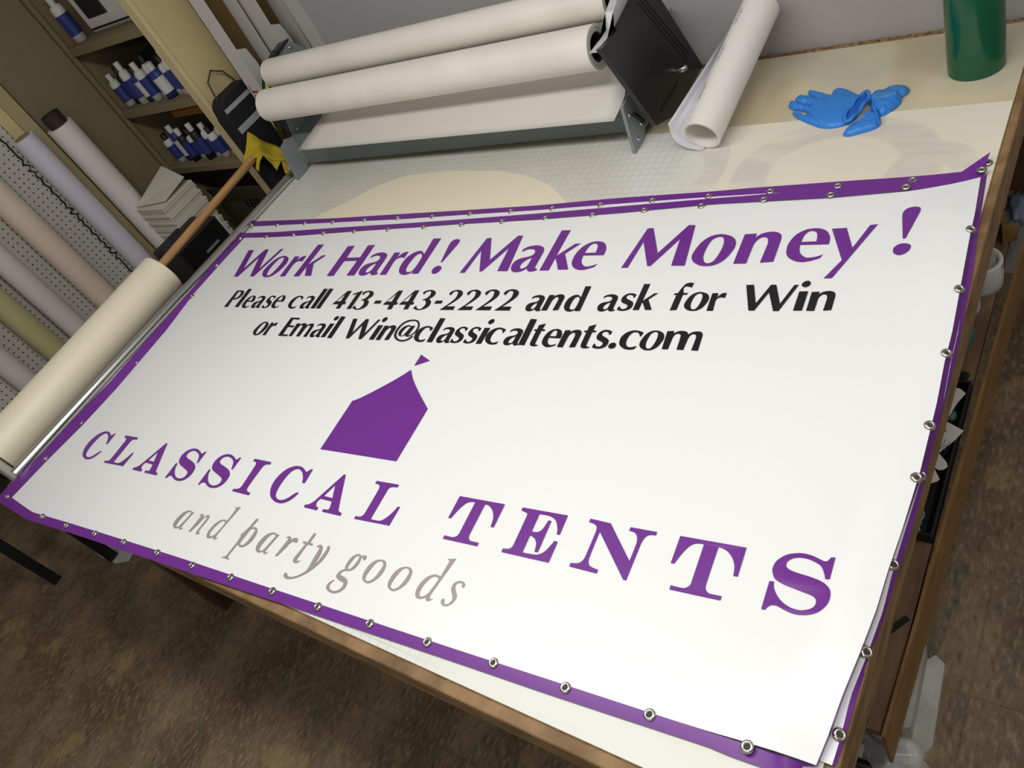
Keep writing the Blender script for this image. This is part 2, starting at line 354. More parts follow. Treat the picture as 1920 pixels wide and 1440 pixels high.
bd.build('purple_border',M['purple'],BN,fix=False)['label']='solid purple printed border'
GLYPHS={
'M':['0,0! 197,1429! 351,1439! 802,497! 1285,1472! 1458,1462! 1650,32! 1306,44! 1220,983! 774,45! 686,44! 265,929! 182,1!'],
'o':['-5,1081 -228,1004 -385,799 -462,495 -456,305 -365,151 -185,33 0,0 185,36 362,190 461,434 494,637 466,789 385,927 222,1033', '-5,990 -128,901 -181,673 -187,407 -147,236 -78,122 12,92 113,153 176,373 197,615 181,806 127,943 61,986'],
'n':['0,0! -3,978! 275,988! 278,846! 392,970 568,1024 723,1004 836,922 879,800 884,653! 887,36! 600,10! 615,595 600,724 551,820 473,853 393,820 322,703 298,557! 293,-3!'],
'e':['416,531! 413,679 378,814 282,969 144,1053 -9,1074 -190,1029 -362,868 -447,601 -438,366 -395,232 -300,114 -156,28 0,0 166,36 328,109! 370,223! 254,162 126,131 16,145 -90,239 -139,322 -170,439 -182,543!', '-177,640! -157,858 -86,972 -12,985 63,947 112,844 138,642!'],
'y':['0,0! 249,534! -155,1539! 149,1545! 388,899! 611,1581! 767,1584! 163,5!'],
'!':['6,483! -113,1169! -125,1295 -108,1389 -56,1458 67,1483 174,1437 207,1350 195,1205! 61,480!', '-123,157 -115,255 -40,327 57,332 162,281 201,201 180,86 96,8 0,0 -90,68'],
'a':['-161,787! -186,895! -47,1005 143,1039 230,1040 401,987 520,887 557,719! 560,237 569,160 612,117 671,102! 652,48 541,14 460,6 371,56 306,142! 222,51 101,3 0,0 -125,42 -204,139 -246,280 -207,436 -80,536 129,589 247,645 283,749 240,839 158,887 50,898 -70,872', '282,543! 177,491 75,373 48,253 77,166 139,130 204,145 272,212 291,349'],
'k':['0,0! -23,1565! 274,1559! 277,549! 663,998! 838,997! 516,614! 881,13! 564,14! 433,242! 286,459! 287,-4!'],
'H':['0,0! -67,1411! 249,1422! 296,838! 931,834! 888,1403! 1204,1408! 1272,-1! 926,2! 912,679! 296,685! 319,-2!'],
'r':['0,0! -41,989! 207,988! 240,756! 314,913 414,989 554,1002! 558,714! 423,749 309,724 241,657 221,519! 274,0!'],
'd':['-95,1552! 217,1549! 270,7! 0,0! 6,123! -109,2 -299,-37 -473,20 -585,118 -668,284 -698,509 -649,773 -503,945 -344,1011 -204,990 -32,855!', '-217,883 -318,828 -369,624 -382,392 -346,198 -285,120 -198,84 -75,115 -29,266 -28,515 -40,690 -76,788 -155,870'],
'W':['0,0! -459,1405! -150,1411! 188,389! 525,1398! 730,1401! 1118,369! 1429,1374! 1592,1380! 1158,-12! 950,-18! 552,979! 226,-4!'],
'P':['0,0! -24,785! 179,798 345,781 450,715 485,607 453,456 334,371 141,349! 201,1!', '104,718! 210,739 289,695 344,597 322,489 270,425 165,403!'],
'l':['0,0! -40,868! 152,853! 192,-7!'],
's':['169,527! 150,440 113,433! 85,491 10,521 -60,492 -58,426 -7,382 79,339 163,281 196,195 182,94 115,30 0,0 -97,13 -165,37! -156,135 -124,142! -79,85 -11,60 56,93 69,151 41,194 -30,230 -116,273 -165,338 -175,426 -138,514 -55,573 60,575'],
'c':['160,515! 135,406 101,404! 51,486 -29,518 -114,490 -163,361 -161,211 -111,113 -25,68 62,88 137,121! 112,25! 0,0 -144,21 -273,106 -327,204 -341,355 -268,493 -130,569 7,569'],
'4':['0,0! 267,571! 434,573! 464,109! 547,95! 547,2! 448,-2! 467,-178! 296,-185! 278,-2!', '77,123! 279,127! 263,443!'],
'1':['0,0! -14,646! -159,581! -172,638! 148,768! 171,2!'],
'3':['-313,685! -239,756 -107,787 36,771 148,708 199,611 164,507 69,420! 175,368 239,264 239,144 150,49 0,0 -135,4 -303,71! -244,176! -173,90 -74,39 14,57 59,143 61,246 7,333 -53,376 -150,385! -147,420! -52,455 10,542 12,648 -46,727 -121,728 -195,684 -223,596!'],
'-':['0,0! 0,119! 252,122! 263,1!'],
'2':['0,0! 207,261 307,454 296,616 263,682 189,715 125,700 73,549! -18,627! 30,717 148,768 293,764 425,697 474,599 460,486 358,325 184,140! 479,142! 486,5!'],
'f':['0,0! -2,488! -72,489! -56,538! 20,552! 61,722 119,843 204,878 306,864! 297,719! 237,741 157,757 115,722 117,665 154,551! 261,550! 252,494! 159,487! 159,15!'],
'i':['0,0! 3,549! 181,552! 176,2!', '8,749 14,799 64,852 130,857 178,804 175,730 124,682 69,678 23,708'],
'E':['0,0! -19,770! 424,758! 424,682! 149,696! 184,441! 421,434! 426,354! 169,371! 193,58! 438,67! 441,-11!'],
'm':['0,0! -44,524! 108,541! 124,472! 226,536 321,545 416,516 465,443! 546,519 670,540 758,505 798,405! 822,-8! 667,-2! 665,347 631,438 577,455 527,417 501,324! 494,-1! 337,4! 312,356 292,429 230,456 171,426 146,333! 144,1!'],
'@':['321,206! 266,91 149,22 0,0 -176,42 -328,134 -414,264 -443,446 -392,649 -242,778 -33,813 137,777 255,680 329,549 341,402 280,270 184,193 78,182 25,212 15,253! -50,202 -139,187 -227,220 -280,301 -290,417 -234,535 -125,596 -24,594 44,550! 48,584! 160,587! 121,216! 217,268 273,384 268,531 212,646 120,727 2,758 -177,729 -321,617 -366,431 -332,266 -250,154 -116,77 28,58 139,86 225,154 253,212!', '-12,549 -104,538 -160,421 -172,288 -125,215 -66,226 -26,342 3,475 23,533!'],
't':['-159,685! 12,748! 5,557! 91,552! 83,500! -1,502! 8,143 23,72 64,53 114,55! 93,18 0,0 -85,18 -128,66 -143,152! -154,498! -226,499! -216,546! -148,552!'],
'.':['-97,67 -88,135 -28,180 47,166 84,100 71,33 0,0 -63,19'],
'TC':['345,1038! 368,637! 276,631! 208,759 82,888 -64,966 -194,972 -325,877 -388,651 -394,386 -339,199 -247,118 -108,77 37,102 152,185 243,296 313,358! 380,363! 312,212 198,81 18,3 -217,11 -443,101 -587,240 -676,440 -665,675 -552,894 -363,1023 -181,1058 10,1027 171,943 236,977 291,1035!'],
'TA':['0,0! -9,71! 106,99 212,210! 607,1019! 667,1020! 1082,133 1138,83 1247,58! 1248,-15! 633,-10! 635,61! 764,64 801,113 736,284! 348,295! 302,194 340,109 406,74 450,67! 450,-6!', '396,380! 542,701! 699,369!'],
'TL':['0,0! -2,75! 131,82 196,137 209,241! 203,802 188,875 135,927 3,944! 2,1017! 697,1021! 701,942! 562,935 487,893 470,816! 469,79! 615,77 743,87 853,171 947,330 1002,497! 1075,498! 1066,21!'],
'TS':['217,997! 209,614! 141,615! 108,705 34,828 -92,906 -244,951 -387,948 -488,886 -511,803 -465,741 -352,695 -74,629 118,558 234,461 275,360 271,226 208,112 109,33 -37,-9 -194,-10 -342,30 -487,85 -568,82 -620,41 -641,-7! -709,-6! -703,486! -625,488! -606,390 -545,288 -437,176 -298,97 -150,61 -17,80 69,133 91,215 57,285 -31,331 -244,394 -484,465 -626,539 -696,654 -708,748 -672,865 -561,974 -425,1024 -283,1035 -133,1004 -1,949 94,921 149,996!'],
'TI':['0,0! -2,74! 141,94 219,157 222,277! 196,827 170,893 104,928 1,940! 9,1012! 691,1000! 698,928! 550,907 498,839 486,781! 468,231 490,134 564,79 691,66! 697,-12!'],
'TT':['0,0! -5,82! 193,76 264,97 314,155 321,229! 324,931! 223,930 118,878 24,728 -66,476! -134,472! -131,1012! 1040,1010! 1039,468! 963,466! 936,634 871,766 767,871 667,919 581,932! 575,215 601,129 672,81! 882,80! 880,4!'],
'TE':['0,0! -3,79! 137,100 186,174! 182,842 160,905 5,941! 8,1013! 1056,1014! 1058,585! 991,585! 952,708 842,864 679,932 441,934! 443,546! 572,555 651,634 690,836! 763,838! 767,151! 689,150! 665,287 603,385 529,434 445,454! 448,85! 645,87 797,111 911,212 1005,446! 1080,440! 1078,-3!'],
'TN':['0,0! -5,73! 132,95 201,152 228,255! 232,783 209,874 141,922 23,940! 21,1019! 458,999! 1080,345! 1087,672 1068,794 1013,875 958,905 862,916! 865,993! 1390,991! 1389,917! 1275,904 1210,845 1177,724! 1156,-27! 1097,-26! 315,785! 315,239 348,132 426,81 571,57! 574,-20!'],
'pa':['318,529! 211,80 246,51 311,79! 293,32 237,5 181,23 168,71! 85,18 -3,4 -102,45 -163,136 -162,270 -101,432 21,523 137,553 239,528!', '130,515 43,453 -6,301 -25,164 -10,79 52,55 123,88 206,358 226,473 196,508'],
'pn':['0,0! 52,410 62,469 -15,463! 32,522 117,520 157,470 161,397! 223,498 294,544 369,517 399,440 359,157 363,62 403,46 431,75! 421,17 362,-6 309,11 290,64 320,426 301,480 244,477 195,386 168,251! 70,13!'],
'pd':['177,917! 361,964! 196,119 213,70 241,55 283,81! 269,41 203,4 147,12 113,67! 63,24 0,0 -95,7 -160,68 -191,180 -165,329 -82,470 32,539 129,550 209,535! 235,829 234,884 185,902!', '67,503 -1,444 -72,284 -81,130 -51,72 6,53 73,90 128,168 193,465 147,499'],
'pp':['0,0! 131,65 152,166 192,438! 191,667! 128,586! 197,730 269,883! 311,1116! 402,1128! 354,883! 456,910 569,878 633,783 655,621 596,459 489,370 377,355 270,401! 217,98 238,43 312,21! 295,-5!', '438,861 366,824 336,649 318,463 365,413 442,421 508,532 532,733 521,838'],
'pr':['0,0! 77,404 80,470 31,482 -12,452! 18,509 88,530 144,497 154,404! 224,506 318,531 378,500 395,438 350,400 291,402 257,432 284,456! 202,370 170,248! 68,11!'],
'pt':['-144,484! -147,526! -15,521! 12,767! 83,767! 55,526! 163,524! 168,478! 18,480! -24,97 2,53 47,56 109,104! 66,32 0,0 -68,4 -111,43 -124,104! -44,475!'],
'py':['241,843! 278,900 352,922 416,886 462,804 487,657 476,421! 537,571 564,742 573,869 551,920 576,946 622,928 656,830 635,605 553,437 446,278 291,136 144,49 0,0 -115,4 -186,43 -193,96 -140,122! -68,69 27,56 168,108 312,221 374,324 361,589 359,797 323,867'],
'pg':['154,890! 180,919 245,939 292,919 307,869 281,832 237,838 202,879 166,879! 183,822 186,705 137,589 47,530 -59,509 -123,469 -137,424 -92,391 27,376 123,335 176,264 184,163 123,67 0,0 -141,-9 -265,29 -313,90 -302,166 -247,236 -184,261! -239,191 -250,115 -204,64 -107,35 -9,47 79,108 106,197 78,252 24,271 -95,286 -193,327 -216,385 -188,465 -122,522 -73,538! -109,578 -124,671 -100,805 -30,895 63,933 121,918!', '53,891 -1,836 -37,700 -46,602 -1,559 50,581 104,709 117,840 96,878'],
'po':['-5,544 109,545 191,489 230,384 221,248 152,111 41,14 -61,-4 -174,37 -231,117 -245,238 -215,381 -126,495', '-4,505 -72,454 -123,286 -147,136 -125,69 -64,36 13,54 84,136 125,278 139,426 101,491 55,512'],
'ps':['175,486 183,439 154,425 123,447 110,492 56,501 -4,477 -15,410 39,337 116,249 129,158 85,64 0,0 -95,-5 -158,37 -169,98 -135,125 -103,103 -87,54 -31,31 32,72 54,151 16,226 -48,296 -87,372 -81,459 -18,522 81,544 165,515'],
'tent':['0,0! 16,1553! 284,1706 951,2279 1339,2694! 1613,2379 2030,2007 2609,1540! 2601,-10!'],
'flag':['0,0! 0,382! 411,195!'],
}
LINES={
'L1':(0.0562,'W -25642 11383|o -23713 11414|r -23024 11482|k -22295 11514|H -20634 11597|a -19033 11670|r -18242 11731|d -16931 11811|! -16084 11844|M -15093 11919|a -13166 12012|k -12401 12097|e -11108 12148|M -10013 12256|o -7828 12381|n -7219 12474|e -5694 12559|y -5133 12081|! -3839 12691'),
'L2':(0.0619,'P -24652 9927|l -24055 9968|e -23502 9951 0.545|a -23064 9981 0.545|s -22442 10017|e -21946 10052 0.545|c -21026 10093|a -20600 10123 0.545|l -20166 10168|l -19915 10185|4 -19317 10405|1 -18533 10260|3 -18020 10266|- -17569 10546|4 -17165 10527|4 -16532 10569|3 -15583 10422|- -15228 10691|2 -14881 10474|2 -14260 10513|2 -13642 10554|2 -13022 10591|a -11959 10644 0.545|n -11576 10699 0.545|d -10610 10746 0.545|a -9902 10784 0.545|s -9326 10841|k -9083 10887 0.545|f -8166 10940|o -7628 10962 0.545|r -7311 10992 0.545|W -6397 11068 0.545|i -5481 11132|n -5223 11146 0.545'),
'L3':(0.063,'o -21728 8875 0.545|r -21400 8912 0.545|E -20644 8962|m -20137 8992|a -19107 9045 0.545|i -18701 9090|l -18411 9091|W -17629 9152 0.545|i -16693 9199|n -16435 9217 0.545|@ -15461 9252|c -14780 9305|l -14552 9328|a -14141 9337 0.545|s -13611 9383|s -13177 9414|i -12922 9433|c -12389 9460|a -11983 9485 0.545|l -11632 9533|t -11173 9536|e -10766 9554 0.545|n -10515 9585 0.545|t -9772 9625|s -9429 9652|. -9096 9690|c -8638 9710|o -8211 9736 0.545|m -7893 9804'),
'L4':(0.0665,'TC -24785 3373|TL -23854 3449|TA -22235 3542|TS -19825 3681|TS -18292 3796|TI -17551 3869|TC -15627 3966|TA -14801 4052|TL -13114 4152|TT -10541 4322|TE -9072 4418|TN -7558 4532|TT -5607 4647|TS -3350 4789'),
'L5':(0.0669,'pa -18608 2479|pn -18001 2533|pd -17117 2574|pp -16268 2278|pa -15240 2696|pr -14650 2764|pt -13929 2789|py -13828 2414|pg -12363 2517|po -11693 2951|po -10966 2989|pd -10264 3027|ps -9603 3079'),
'EM':(0.0665,'tent -15581 5597|flag -14411 8514'),
}

def spline(txt,n=5):
    P=[]
    for tk in txt.split():
        c=tk.endswith('!'); a,b=tk.rstrip('!').split(','); P.append((float(a)*1e-4,float(b)*1e-4,c))
    out=[]; N=len(P)
    for i in range(N):
        p0,p1,p2,p3=P[i-1],P[i],P[(i+1)%N],P[(i+2)%N]
        out.append((p1[0],p1[1]))
        if p1[2] and p2[2]: continue
        m1=(0,0) if False else ((p2[0]-p0[0])/2,(p2[1]-p0[1])/2)
        m2=((p3[0]-p1[0])/2,(p3[1]-p1[1])/2)
        if p1[2]: m1=(p2[0]-p1[0]-m2[0]*.5,p2[1]-p1[1]-m2[1]*.5)
        if p2[2]: m2=(p2[0]-p1[0]-m1[0]*.5,p2[1]-p1[1]-m1[1]*.5)
        L=math.hypot(p2[0]-p1[0],p2[1]-p1[1])
        def cl(m):
            q=math.hypot(*m); k=min(1,1.3*L/q) if q>0 else 1; return (m[0]*k,m[1]*k)
        m1=cl(m1); m2=cl(m2)
        for k in range(1,n):
            t=k/n; h1=2*t**3-3*t*t+1; h2=t**3-2*t*t+t; h3=-2*t**3+3*t*t; h4=t**3-t*t
            out.append((h1*p1[0]+h2*m1[0]+h3*p2[0]+h4*m2[0],h1*p1[1]+h2*m1[1]+h3*p2[1]+h4*m2[1]))
    return out
GC={}
def glyph(k):
    if k not in GC:
        cs=[spline(c) for c in GLYPHS[k]]
        def area_(c): return abs(sum(a[0]*b[1]-b[0]*a[1] for a,b in zip(c,c[1:]+c[:1])))/2
        def inside(p,c):
            r=False
            for (x1,y1),(x2,y2) in zip(c,c[1:]+c[:1]):
                if (y1>p[1])!=(y2>p[1]) and p[0]<(x2-x1)*(p[1]-y1)/(y2-y1)+x1: r=not r
            return r
        v=[];f=[]
        if len(cs)==2 and not inside(cs[1][0],cs[0]): polys=[[cs[0]],[cs[1]]]
        else: polys=[cs]
        for po in polys:
            n=len(v); t=tessellate_polygon([[Vector((x,y,0)) for x,y in c] for c in po])
            for c in po: v+=c
            f+=[tuple(n+i for i in q) for q in t]
        GC[k]=(v,f)
    return GC[k]
for ln,(nm,mm) in dict(L1=('headline_lettering','purple'),L2=('phone_lettering','black_print'),L3=('email_lettering','black_print'),L4=('name_lettering','purple'),L5=('tagline_lettering','grey_print'),EM=('tent_emblem','purple')).items():
    al,items=LINES[ln]; b=MB(); ca,sa=math.cos(al),math.sin(al)
    for it in items.split('|'):
        q=it.split(); k=q[0]; x0,y0=float(q[1])*1e-4,float(q[2])*1e-4; sc=float(q[3]) if len(q)>3 else 1
        v,f=glyph(k); W_=[(x0+sc*(ca*u-sa*v_),y0+sc*(sa*u+ca*v_)) for u,v_ in v]; b.add([(x,y,.8694+zoff(x,y)) for x,y in W_],f)
    o=b.build(nm,M[mm],BN,fix=False)
    bm=bmesh.new(); bm.from_mesh(o.data)
    for f in bm.faces:
        if f.normal.z<0: f.normal_flip()
    bm.to_mesh(o.data); bm.free()
    o['label']={'L1':'purple headline lettering','L2':'black phone number lettering','L3':'black email lettering','L4':'wide purple serif lettering','L5':'thin grey italic lettering','EM':'purple tent emblem with flag'}[ln]
gm=MB()
gm.lathe((0,0,0),[(.0040,.0004),(.0046,.0024),(.0062,.0032),(.0080,.0026),(.0094,.0012),(.0098,0)],n=20)
gm.lathe((0,0,.0003),[(.0001,0),(.0043,.0)],n=20,mi=1)
g0=gm.build('grommet',[M['nickel'],M['hole']],BN); used=[]
def grommet(parent,p,tilt=0):
    o=g0 if not used else g0.copy()
    if used: COL.objects.link(o)
    used.append(1); o.parent=parent; o.location=Vector(p)-parent.location; o.rotation_euler=(0,tilt,0)
GB=[(-2.7272,0.1404,0.869),(-2.457,0.1332,0.869),(-2.3083,0.1408,0.869),(-2.1555,0.1536,0.869),(-2.0113,0.1654,0.869),(-1.8544,0.1766,0.869),(-1.7017,0.1842,0.869),(-1.5521,0.1956,0.869),(-1.4039,0.2049,0.869),(-1.2565,0.2136,0.869),(-1.1062,0.2236,0.869),(-0.958,0.2342,0.869),(-0.8072,0.2456,0.869),(-0.6606,0.2534,0.869),(-0.512,0.2642,0.869),(-0.3605,0.2726,0.869)]
GT=[(-2.7416,1.3423,0.869),(-2.5808,1.3503,0.869),(-2.4247,1.3592,0.869),(-2.2618,1.3659,0.869),(-2.1052,1.3736,0.869),(-1.9459,1.3805,0.869),(-1.7897,1.3893,0.869),(-1.6372,1.3986,0.869),(-1.4837,1.4081,0.869),(-1.334,1.419,0.869),(-1.1823,1.4276,0.869),(-1.0307,1.4415,0.869),(-0.8755,1.4515,0.869),(-0.7225,1.4669,0.869),(-0.5709,1.4758,0.869),(-0.4171,1.489,0.869),(-0.2822,1.5314,0.869)]
GL=[(-2.7033,0.2929,0.87),(-2.6878,0.4436,0.87),(-2.6853,0.6007,0.87),(-2.6863,0.7091,0.87),(-2.7014,0.8679,0.87),(-2.71,1.0274,0.87),(-2.7301,1.19,0.87)]
GR=[(-0.2675,1.3356,0.886),(-0.258,1.1725,0.886),(-0.2502,1.0178,0.883),(-0.2448,0.8573,0.885),(-0.2423,0.75,0.889)]
for p in GB+GT+GL: grommet(BN,Vector(p)+Vector((0,0,zoff(p[0],p[1]) if p[0]>-.5 else 0)))
for p in GR: grommet(BN,p,.45)
# second banner below, shifted towards the wall and to the right
B2=thing('banner','second white banner with purple border lying beneath the lettered one','banner',(-1.4,.80,.864))
jT=[(-2.7287,1.4164,0.8645),(-2.5555,1.4206,0.8645),(-2.2537,1.4283,0.8645),(-1.9237,1.4362,0.8645),(-1.6953,1.4473,0.8645),(-1.3832,1.4604,0.8645),(-1.1251,1.4766,0.8645),(-0.863,1.4908,0.8645),(-0.7744,1.4939,0.8645),(-0.573,1.501,0.8645),(-0.3948,1.5108,0.8645),(-0.3143,1.5189,0.8645),(-0.2816,1.5388,0.8645)]
kT=[(-2.7787,1.4473,0.8645),(-2.5827,1.4484,0.8645),(-2.2738,1.4516,0.8645),(-1.944,1.4633,0.8645),(-1.7107,1.4705,0.8645),(-1.3952,1.482,0.8645),(-1.1365,1.5014,0.8645),(-0.8707,1.5118,0.8645),(-0.7827,1.5185,0.8645),(-0.5802,1.528,0.8645),(-0.3996,1.5345,0.8645),(-0.3184,1.542,0.8645),(-0.2844,1.5626,0.868),(-0.2749,1.583,0.88)]
RB=[(-0.2532,0.2937,0.8645),(-0.2522,0.3347,0.8645),(-0.2541,0.3917,0.8645),(-0.2482,0.4544,0.8645),(-0.2435,0.5283,0.8645),(-0.2451,0.5952,0.8645),(-0.2435,0.6667,0.8645),(-0.2407,0.7789,0.8645),(-0.2391,0.9247,0.8645),(-0.2444,1.0144,0.8645),(-0.246,1.083,0.8645),(-0.2585,1.2372,0.8645),(-0.2662,1.3446,0.8645),(-0.2685,1.4077,0.8645),(-0.2769,1.516,0.8645)]
RC=[(-0.2495,0.2964,0.861),(-0.2478,0.3377,0.861),(-0.2471,0.3957,0.861),(-0.2459,0.4604,0.853),(-0.2408,0.535,0.853),(-0.2404,0.603,0.853),(-0.2365,0.6756,0.853),(-0.2378,0.7876,0.853),(-0.2387,0.9341,0.853),(-0.2397,1.0251,0.853),(-0.2433,1.094,0.853),(-0.2496,1.2411,0.861),(-0.2596,1.3485,0.861),(-0.2637,1.4117,0.861),(-0.2736,1.5426,0.861)]
RA=[Vector(p)+Vector((-.05,0,-.0005)) for p in RB]
ra=curve3(RA,60); rb=curve3(RB,60); rc=curve3(RC,60)
jl=Vector(jT[0]); b2=MB()
tt=curve3(jT,40); low=[Vector((p.x,p.y-.35,.8635)) for p in tt]; b2.grid([low,tt])
b2.grid([[p+Vector((-.10,0,.0)) for p in ra],ra,rb]); b2.build('banner_panel',M['vinyl'],B2,fix=False)
b2=MB(); b2.grid([tt,curve3(kT,40)]); b2.grid([rb,rc]); b2.build('purple_border',M['purple'],B2,fix=False)
for p in [(-2.753,1.422,0.8655),(-2.5855,1.42,0.8655),(-2.4246,1.4254,0.8655),(-2.2666,1.4275,0.8655),(-2.1077,1.436,0.8655),(-1.9493,1.441,0.8655),(-1.7933,1.4441,0.8655),(-1.638,1.4517,0.8655),(-1.4833,1.4583,0.8655),(-1.336,1.4643,0.8655),(-1.1804,1.4735,0.8655),(-1.0265,1.4836,0.8655),(-0.8732,1.4922,0.8655),(-0.7186,1.5012,0.8655),(-0.5648,1.5105,0.8655),(-0.4112,1.5197,0.8655),(-0.2775,1.5669,0.8655)]: grommet(B2,p)
for i in (2,8,15,23): 
    grommet(B2,rb[i]+Vector((-.002,0,.0012)),.5)
# ------------------------------------------------------------------ cream roll, dowel, cloth
ra_,rb_=Vector((-2.955,.235,.888)),Vector((-2.957,1.10,.905))
CR=thing('vinyl_roll','thick cream vinyl roll on a wooden dowel along the left table side','roll',ra_)
MB().tube(ra_,rb_,.085,n=48,inner=.04).build('roll_sheet',M['cream'],CR)
MB().tube(ra_-Vector((0,.004,0)),rb_+Vector((0,.004,0)),.0395,n=24,inner=.033).build('core',M['tan'],CR)
MB().box((-3.02,.205,.74),(-2.90,.232,.93),bev=.004).build('end_plate',M['grey_white'],CR)
MB().tube((-2.985,.20,.90),(-2.985,.19,.90),.012,n=12).build('knob',M['black'],CR)
d1=Vector((-2.96,1.7159,0.9642)); d0=ra_+Vector((0,.02,-.002))
tag(MB().path([d0,d0.lerp(d1,.5),d1,d1+(d1-d0).normalized()*.02],[.017,.017,.017,.015],n=20).build('wooden_dowel',M['dowel']),'light wooden dowel sticking out of the cream roll','dowel')
CP=dict(V0=(-2.975,1.7931,1.0538),V1=(-2.985,1.6961,0.9678),V2=(-2.925,1.7326,0.9674),V3=(-2.9,1.7579,0.93),V4=(-2.865,1.7329,0.8926),V5=(-2.945,1.8407,0.9524),V6=(-2.83,1.8202,0.8769),V7=(-2.765,1.793,0.847),V8=(-2.755,1.7595,0.8509),V9=(-2.8,1.7161,0.8906),V10=(-2.87,1.7747,0.9068),V11=(-2.915,1.7498,0.9616),V12=(-2.95,1.8011,1.0035),V13=(-2.93,1.6924,0.9233),V14=(-2.95,1.698,0.9312))
nm=list(CP); cv=[CP[k] for k in nm]; ix=lambda *a:tuple(nm.index('V%d'%k) for k in a)
CLh=thing('cleaning_cloth','crumpled yellow cleaning cloth hung over the dowel end at the table corner','cloth',(-2.9,1.75,.95))
def cloth(name,faces,nz):
    me=bpy.data.meshes.new(name); me.from_pydata(cv,[],[ix(*f) for f in faces]); me.materials.append(M['cloth'])
    bm=bmesh.new(); bm.from_mesh(me); bmesh.ops.delete(bm,geom=[v for v in bm.verts if not v.link_faces],context='VERTS')
    bmesh.ops.triangulate(bm,faces=bm.faces[:]); bmesh.ops.subdivide_edges(bm,edges=bm.edges[:],cuts=4,use_grid_fill=True)
    for v in bm.verts:
        v.co+=Vector((math.sin(v.co.y*70+v.co.z*31),math.sin(v.co.z*63),math.sin(v.co.x*90+v.co.y*44)))*nz
    for f in bm.faces: f.smooth=True
    bm.to_mesh(me); bm.free(); o=link(name,me,CLh); solid(o,.003); return o
cloth('cloth_fold',[(0,1,2,12),(12,2,11,5),(5,11,3,10),(5,10,6)],.0028)
cloth('cloth_flap',[(11,13,14,2),(3,11,4),(3,4,10)],.003)
cloth('cloth_corner',[(10,9,8,7,6)],.003)
MB().box(tuple(Vector((-2.79,1.7458,0.8935))+Vector((-.002,-.012,-.002))),tuple(Vector((-2.79,1.7458,0.8935))+Vector((.004,.012,.008)))).build('care_label',M['grey_white'],CLh)
# ------------------------------------------------------------------ laminating machine
LM=thing('roll_stand','grey and black tabletop roll stand holding two large white rolls','machine',(-1.95,1.9,.86))
yb=1.80
for x0,x1 in ((-2.735,-2.725),(-1.182,-1.172)):
    pr=MB(); pts=[(x0,1.70,.8635),(x0,1.76,.8635),(x0,1.79,.885),(x0,2.10,.885),(x0,2.125,.905),(x0,2.125,1.06),(x0,2.05,1.06),(x0,1.86,.96),(x0,1.76,1.01),(x0,1.72,1.0)]
    pr.prism(pts,(x1-x0,0,0)); o=pr.build('foot_plate',M['steel'],LM)
    if x0>-2: 
        MB().path([(x1+.001,1.752,.958),(x1+.001,1.762,.945),(x1+.001,1.79,.905)],.007,n=6).build('key_slot',M['black'],o)
        for y,z in ((1.735,.965),(1.775,.908),(1.735,.885)): MB().lathe((x1,y,z),[(.006,0),(.006,.003),(.003,.005),(.0005,.005)],n=12,axis=(1,0,0)).build('screw',M['chrome'],o)
MB().box((-2.725,1.795,.872),(-1.182,1.803,1.0),bev=.001).build('front_panel',M['steel_dark'],LM)
MB().box((-2.725,1.795,1.0),(-1.182,2.0,1.006),bev=.001).build('tray',M['steel_dark'],LM)
MB().box((-2.725,2.03,.89),(-1.172,2.04,1.05)).build('rear_panel',M['steel'],LM)
# side cheeks
def cheek(x0,x1,poly,name,m): return MB().prism([(x0,y,z) for y,z in poly],(x1-x0,0,0)).build(name,m,LM)
arc=[(1.628,1.223),(1.650,1.2195),(1.681,1.2165),(1.71,1.217),(1.732,1.218),(1.78,1.224),(1.84,1.234)]
bl=arc+[(1.90,1.262),(1.962,1.215),(1.974,1.156),(2.095,.879),(1.845,.876),(1.75,.914)]
bc=cheek(-1.125,-1.11,bl,'side_cover',M['blackgloss'])
for k in range(3):
    q0=Vector((-1.1095,1.856+.018*k,1.216-.006*k)); q1=Vector((-1.1095,2.01+.013*k,.945+.004*k))
    MB().path([q0,q1],.0016,n=6).build('groove',M['black'],bc)
MB().box((-1.112,1.80,.925),(-1.108,1.93,.935)).build('slot',M['black'],bc)
kb=MB(); kb.lathe((-1.11,1.945,.958),[(.009,0),(.010,.02),(.006,.03),(.0005,.031)],n=14,axis=(1,.1,.2)); kb.build('lever',M['chrome'],LM)
sp=cheek(-1.150,-1.126,[(1.63,1.216),(1.70,1.178),(1.72,1.19),(1.76,1.25),(1.80,1.262),(1.85,1.29),(1.93,1.30),(1.95,1.22),(1.84,1.232),(1.75,1.2165),(1.69,1.2135)],'side_plate',M['silver'])
for y,z in ((1.675,1.212),(1.85,1.27)): MB().lathe((-1.126,y,z),[(.006,0),(.006,.002),(.0005,.003)],n=12,axis=(1,0,0)).build('screw',M['black'],sp)
